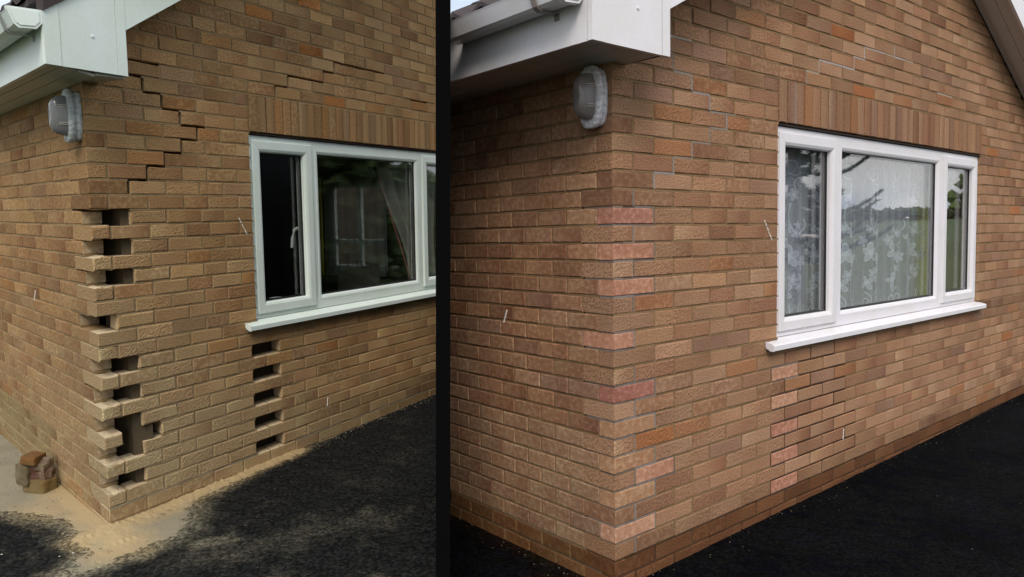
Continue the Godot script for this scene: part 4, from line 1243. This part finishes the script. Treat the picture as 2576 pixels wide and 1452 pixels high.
func build_rubble(h: House):
	# centre of the heap on the ground, in the house's axes
	var base := h.world(h.S(0.93, -0.118, 0.10))
	var by := h.root.transform.basis
	var items := [
		["broken_brick", "buff half brick standing on the dusty tarmac beneath the heap", Vector3(0.125, 0.105, 0.20), Vector3(0, 0.052, 0), 0.15, Color(0.22, 0.155, 0.065), Color(0.26, 0.195, 0.095), 0.005],
		["broken_brick", "mauve brick lump caked in grey mortar amid the rubble heap", Vector3(0.118, 0.125, 0.13), Vector3(0.012, 0.162, 0.012), 0.35, Color(0.15, 0.075, 0.055), Color(0.27, 0.22, 0.15), 0.026],
		["broken_brick", "grey brown brick end leaning behind the mortar caked lump", Vector3(0.07, 0.15, 0.11), Vector3(-0.06, 0.14, -0.06), 0.1, Color(0.15, 0.12, 0.07), Color(0.22, 0.18, 0.11), 0.010],
		["broken_brick", "orange broken brick lying on top of the rubble heap", Vector3(0.145, 0.058, 0.105), Vector3(-0.03, 0.243, -0.012), 0.5, Color(0.23, 0.105, 0.04), Color(0.21, 0.135, 0.055), 0.007]]
	for i in items.size():
		var q: Array = items[i]
		var st := mb(); st.set_smooth_group(-1)
		rough_block(st, q[2] * 0.84, q[5], q[7], 5 + i, q[6])
		var o := put(st, q[0], mats.grain)
		o.transform = Transform3D(by * Basis(Vector3.UP, q[4]) * Basis(Vector3.RIGHT, 0.12 if i == 3 else 0.0), base + by * ((q[3] as Vector3) * 0.84))
		tag(o, q[1], "brick", "broken bricks heaped by the corner")

# ---------------------------------------------------------------- rooms
func room(h: House, u0: float, u1: float, dep: float, col: Color, far_hole: Array):
	var st := mb()
	var X := Vector3.RIGHT; var Y := Vector3.UP; var Z := Vector3.FORWARD
	var z := -0.266; var lo := 0.0; var hi := 2.2
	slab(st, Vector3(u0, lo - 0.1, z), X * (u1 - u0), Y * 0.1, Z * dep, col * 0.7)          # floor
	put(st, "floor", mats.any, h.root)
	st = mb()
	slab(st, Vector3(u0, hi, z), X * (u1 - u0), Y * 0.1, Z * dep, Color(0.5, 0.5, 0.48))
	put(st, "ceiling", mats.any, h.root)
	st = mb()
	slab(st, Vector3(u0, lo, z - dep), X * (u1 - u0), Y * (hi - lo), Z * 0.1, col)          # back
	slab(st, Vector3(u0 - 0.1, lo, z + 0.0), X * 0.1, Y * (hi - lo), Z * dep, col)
	if far_hole.is_empty():
		slab(st, Vector3(u1, lo, z), X * 0.1, Y * (hi - lo), Z * dep, col)
	else:
		var za: float = far_hole[0]; var zb: float = far_hole[1]; var va: float = far_hole[2]; var vb: float = far_hole[3]
		slab(st, Vector3(u1, lo, z), X * 0.1, Y * (hi - lo), Z * (z - za), col)
		slab(st, Vector3(u1, lo, zb), X * 0.1, Y * (hi - lo), Z * (dep + z - zb), col)
		slab(st, Vector3(u1, lo, za), X * 0.1, Y * (va - lo), Z * (za - zb), col)
		slab(st, Vector3(u1, vb, za), X * 0.1, Y * (hi - vb), Z * (za - zb), col)
	put(st, "room_wall", mats.any, h.root)

func cloth(at: Callable, nu: int, nv: int, st: SurfaceTool):
	var P := []
	for j in nv + 1:
		var row := []
		for i in nu + 1: row.append(at.call(float(i) / nu, float(j) / nv))
		P.append(row)
	for j in nv:
		for i in nu:
			for k in [[j, i], [j, i + 1], [j + 1, i + 1], [j, i], [j + 1, i + 1], [j + 1, i]]:
				st.set_color(Color.WHITE); st.set_uv(Vector2(float(k[1]) / nu, 1.0 - float(k[0]) / nv)); st.add_vertex(P[k[0]][k[1]])

func build_interior_left(h: House):
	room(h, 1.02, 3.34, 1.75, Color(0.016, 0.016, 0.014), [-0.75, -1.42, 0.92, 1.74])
	var place := func(called: String, label: String, cat: String) -> Node3D:
		var o := thing(called, label, cat); o.transform = h.root.transform; return o
	# far window with its frame, seen through the room
	var st := mb()
	for q in [[-0.755, -0.80], [-1.06, -1.10], [-1.375, -1.415]]: cbox(st, Vector3(3.37, 0.92, q[1]), Vector3(3.41, 1.74, q[0]), 0.003)
	for q in [[0.92, 0.97], [1.18, 1.21], [1.69, 1.74]]: cbox(st, Vector3(3.37, q[0], -1.415), Vector3(3.412, q[1], -0.755), 0.003)
	put(st, "far_window_frame", mats.pvc0, h.root)
	# net over the far window
	var net := std("net_fabric", Color(0.30, 0.36, 0.33), 1.0); net.transparency = BaseMaterial3D.TRANSPARENCY_ALPHA; net.albedo_color.a = 0.5; net.backlight_enabled = true; net.backlight = Color(0.25, 0.25, 0.25)
	var far: Node3D = place.call("net_curtain", "pale net curtain over the far window of the dark room", "curtain")
	st = mb()
	cloth(func(a, b): return Vector3(3.29 + 0.012 * sin(a * 40.0), 0.88 + 0.88 * b, -0.72 - 0.72 * a), 60, 2, st)
	put(st, "fabric", net, far)
	var yel: Node3D = place.call("curtain", "narrow yellow curtain beside the far window of the dark room", "curtain")
	st = mb()
	cloth(func(a, b): return Vector3(3.25 + 0.02 * sin(a * 18.0), 0.88 + 0.90 * b, -1.43 - 0.08 * a), 16, 2, st)
	put(st, "fabric", std("yellow_cloth", Color(0.40, 0.36, 0.03), 1.0), yel)
	# net drawn aside behind the near panes
	var drawn := place.call("net_curtain", "grey net curtain drawn aside behind the right hand panes", "curtain")
	st = mb()
	cloth(func(a, b):
		var lo: float = lerpf(2.90, 2.47, smoothstep(0.0, 1.0, b)); var x: float = lerpf(lo, 3.3, a)
		return Vector3(x, 0.90 + 0.98 * b, -0.20 + 0.025 * sin(a * 30.0 + b * 2.0)), 70, 12, st)
	var net2 := std("net_fabric", Color(0.50, 0.52, 0.46), 1.0); net2.transparency = BaseMaterial3D.TRANSPARENCY_ALPHA; net2.albedo_color.a = 0.6; net2.backlight_enabled = true; net2.backlight = Color(0.5, 0.5, 0.5)
	put(st, "fabric", net2, drawn)
	st = mb()
	tube(st, [Vector3(2.47, 1.88, -0.19), Vector3(2.6, 1.55, -0.19), Vector3(2.75, 1.25, -0.19), Vector3(2.90, 0.92, -0.19)], 0.008, 0.008, 6, Color(0.30, 0.12, 0.08))
	put(st, "trim", mats.any, drawn)
	# dark chair
	var chair := place.call("armchair", "dark high backed chair in the room before the far window", "chair")
	st = mb()
	prism(st, [Vector3(2.45, 0.35, -0.62), Vector3(2.60, 0.35, -0.36), Vector3(2.60, 1.045, -0.37), Vector3(2.45, 1.005, -0.56)], Vector3(0.07, 0, 0.04))
	put(st, "backrest", mats.dark, chair)
	st = mb(); cbox(st, Vector3(2.1, 0.3, -0.75), Vector3(2.5, 0.45, -0.35), 0.02); put(st, "seat", mats.dark, chair)
	for q in [[2.13, -0.72], [2.13, -0.39], [2.47, -0.72], [2.47, -0.39]]:
		st = mb(); cbox(st, Vector3(q[0], 0.0, q[1]), Vector3(q[0] + 0.04, 0.3, q[1] + 0.04), 0.004); put(st, "leg", mats.dark, chair)
	# inner sill and two small dishes
	st = mb(); cbox(st, Vector3(1.03, 0.86, -0.33), Vector3(3.33, 0.885, -0.10), 0.004); put(st, "inner_sill", mats.dark, h.root)
	for q in [[1.29, -0.165, 0.045, "white pottery dish on the left end of the inside sill"], [1.40, -0.195, 0.05, "pale pottery dish with upright rim beside the first dish"]]:
		st = mb()
		var pr := [Vector2(0.02, 0), Vector2(q[2] * 0.7, 0.004), Vector2(q[2], 0.034), Vector2(q[2] - 0.004, 0.035), Vector2(q[2] * 0.65, 0.01), Vector2(0.002, 0.008)]
		for k in 18:
			var a0 := TAU * k / 18; var a1 := TAU * (k + 1) / 18
			for i in pr.size() - 1:
				var p: Vector2 = pr[i]; var w: Vector2 = pr[i + 1]
				quad(st, Vector3(cos(a0) * p.x, p.y, sin(a0) * p.x), Vector3(cos(a0) * w.x, w.y, sin(a0) * w.x), Vector3(cos(a1) * w.x, w.y, sin(a1) * w.x), Vector3(cos(a1) * p.x, p.y, sin(a1) * p.x))
		var o := put(st, "dish", std("glaze", Color(0.72, 0.76, 0.70), 0.3)); o.transform = Transform3D(h.root.transform.basis, h.world(Vector3(q[0], 0.886, q[1])))
		tag(o, q[3], "dish", "dishes on the sill")
	# neighbouring wall outside the far window
	var nb := place.call("garden_wall", "brick garden wall with pale coping outside the far window", "wall")
	st = mb(); cbox(st, Vector3(4.5, -0.3, -3.2), Vector3(4.62, 1.96, 0.4), 0.004, Color(0.25, 0.17, 0.11)); put(st, "masonry", mats.any, nb)
	st = mb(); cbox(st, Vector3(4.46, 1.964, -3.22), Vector3(4.66, 2.04, 0.42), 0.006, Color(0.5, 0.5, 0.46)); put(st, "coping", mats.any, nb)

func lace_image() -> Image:
	var w := 1024; var hgt := 512
	var d := PackedFloat32Array(); d.resize(w * hgt)
	var r := RandomNumberGenerator.new(); r.seed = 808
	for y in hgt:
		for x in w:
			d[y * w + x] = 0.27 + 0.12 * pow(0.5 + 0.5 * sin(x * 0.145 + 1.6 * sin(x * 0.021)), 3.0) + 0.07 * r.randf() + (0.03 if (x % 4 == 0 or y % 4 == 0) else 0.0)
	var dot := func(cx: float, cy: float, rx: float, ry: float, ang: float, a: float, edge: float):
		var m := maxf(rx, ry) + 2
		for y in range(maxi(0, int(cy - m)), mini(hgt, int(cy + m) + 1)):
			for x in range(int(cx - m), int(cx + m) + 1):
				var q := Vector2(x - cx, y - cy).rotated(-ang)
				var t := Vector2(q.x / rx, q.y / ry).length()
				if t < 1.0:
					var i := y * w + posmod(x, w)
					d[i] = maxf(d[i], a if t > edge else a * 0.72)
	var flower := func(cx: float, cy: float, s: float, petals: int):
		var a0 := r.randf() * TAU
		for k in petals:
			var a := a0 + TAU * k / petals
			dot.call(cx + cos(a) * s * 0.58, cy + sin(a) * s * 0.58, s * 0.46, s * 0.30, a, 0.95, 0.72)
		dot.call(cx, cy, s * 0.2, s * 0.2, 0.0, 0.98, 0.0)
	var curl := func(cx: float, cy: float, s: float, a0: float, turn: float):
		var p := Vector2(cx, cy); var a := a0
		for i in 60:
			p += Vector2(cos(a), sin(a)) * s * 0.05; a += turn * (0.02 + i * 0.0022)
			dot.call(p.x, p.y, 1.7, 1.7, 0.0, 0.9, 0.0)
	for k in 7:
		var bx := 60.0 + k * 146.0
		flower.call(bx, 330, 34, 5); flower.call(bx + 50, 350, 22, 6); flower.call(bx - 30, 290, 20, 5)
		flower.call(bx + 20, 262, 15, 5); flower.call(bx + 44, 268, 15, 5); flower.call(bx - 4, 250, 14, 5); flower.call(bx + 26, 238, 13, 5)
		flower.call(bx + 10, 398, 17, 5); flower.call(bx + 40, 392, 16, 5); flower.call(bx + 30, 418, 15, 5); flower.call(bx - 12, 430, 26, 4)
		flower.call(bx + 12, 150, 18, 5)
		curl.call(bx + 20, 140, 36, 4.2, 1.6); curl.call(bx + 5, 172, 60, 1.9, -0.8); curl.call(bx - 20, 460, 42, 0.4, 1.7); curl.call(bx + 50, 455, 42, 2.6, -1.5); curl.call(bx + 56, 60, 50, 2.0, 1.2)
		for j in 5: dot.call(bx + 70 + r.randf_range(-20, 20), 300 + r.randf_range(-40, 60), 9, 4, r.randf() * TAU, 0.8, 0.6)
	var by := PackedByteArray(); by.resize(w * hgt * 4)
	for i in w * hgt:
		by[i * 4] = 255; by[i * 4 + 1] = 255; by[i * 4 + 2] = 255; by[i * 4 + 3] = int(clampf(d[i], 0, 1) * 255)
	return Image.create_from_data(w, hgt, false, Image.FORMAT_RGBA8, by)

func build_interior_right(h: House):
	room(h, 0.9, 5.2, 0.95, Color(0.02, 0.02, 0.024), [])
	var lace := StandardMaterial3D.new(); lace.resource_name = "lace"; lace.transparency = BaseMaterial3D.TRANSPARENCY_ALPHA
	lace.albedo_color = Color(0.80, 0.83, 0.88); lace.albedo_texture = ImageTexture.create_from_image(lace_image()); lace.roughness = 1.0
	lace.cull_mode = BaseMaterial3D.CULL_DISABLED
	var su := h.su
	var nets := [[1.08, 1.50, 0.165, "lace net curtain with flower sprays behind the left sash"], [1.42, 3.00, 0.185, "lace net curtain hanging in folds behind the wide middle pane"], [3.02, 3.13, 0.17, "narrow end of lace net gathered behind the right sash"]]
	var uv0 := [0.02, 0.22, 0.90]; var uv1 := [0.24, 1.0, 0.98]
	for i in 3:
		var q: Array = nets[i]
		var o := thing("net_curtain", q[3], "curtain", Vector3.ZERO, "lace net curtains"); o.transform = h.root.transform
		var st := mb(); var nu := 90 if i == 1 else 30
		var P := []
		for j in 2:
			var row := []
			for k in nu + 1:
				var t := float(k) / nu; var x := lerpf(q[0], q[1], t) * su
				var fold := 0.020 * sin(x * 21.0 + 0.8 * sin(x * 6.0)) + 0.008 * sin(x * 57.0)
				row.append([Vector3(x + 0.008 * sin(x * 31.0), 0.885 + 1.02 * j, -q[2] + fold), Vector2(lerpf(uv0[i], uv1[i], t), 1.0 - j)])
			P.append(row)
		for k in nu:
			for e in [[0, k], [1, k + 1], [0, k + 1], [0, k], [1, k], [1, k + 1]]:
				st.set_color(Color.WHITE); st.set_uv(P[e[0]][e[1]][1]); st.add_vertex(P[e[0]][e[1]][0])
		put(st, "fabric", lace, o)
		if i == 1:
			var plain := std("plain_net", Color(0.55, 0.58, 0.60), 1.0); plain.transparency = BaseMaterial3D.TRANSPARENCY_ALPHA; plain.albedo_color.a = 0.34
			var st2 := mb()
			cloth(func(a, b): return Vector3(lerpf(1.44, 2.99, a) * su, 0.886 + 1.0 * b, -0.235 + 0.016 * sin(a * 62.0) + 0.01 * sin(a * 23.0)), 120, 2, st2)
			put(st2, "lining", plain, o)
	# yellow curtains behind the nets
	for q in [[1.50, 1.60, "long yellow curtain behind the lace of the left sash"], [3.13, 3.40, "wide olive yellow curtain filling the right sash"]]:
		var o := thing("curtain", q[2], "curtain"); o.transform = h.root.transform
		var st := mb()
		var qa: float = q[0]; var qb: float = q[1]
		cloth(func(a, b): return Vector3(lerpf(qa, qb, a) * su, 0.6 + 1.1 * b, -0.30 + 0.02 * sin(a * 17.0)), 24, 2, st)
		put(st, "fabric", std("yellow_cloth", Color(0.34, 0.34, 0.03), 1.0), o)
	var st := mb(); cbox(st, Vector3(1.03 * su, 0.855, -0.40), Vector3(3.5 * su, 0.882, -0.10), 0.004); put(st, "inner_sill", mats.pvc1, h.root)
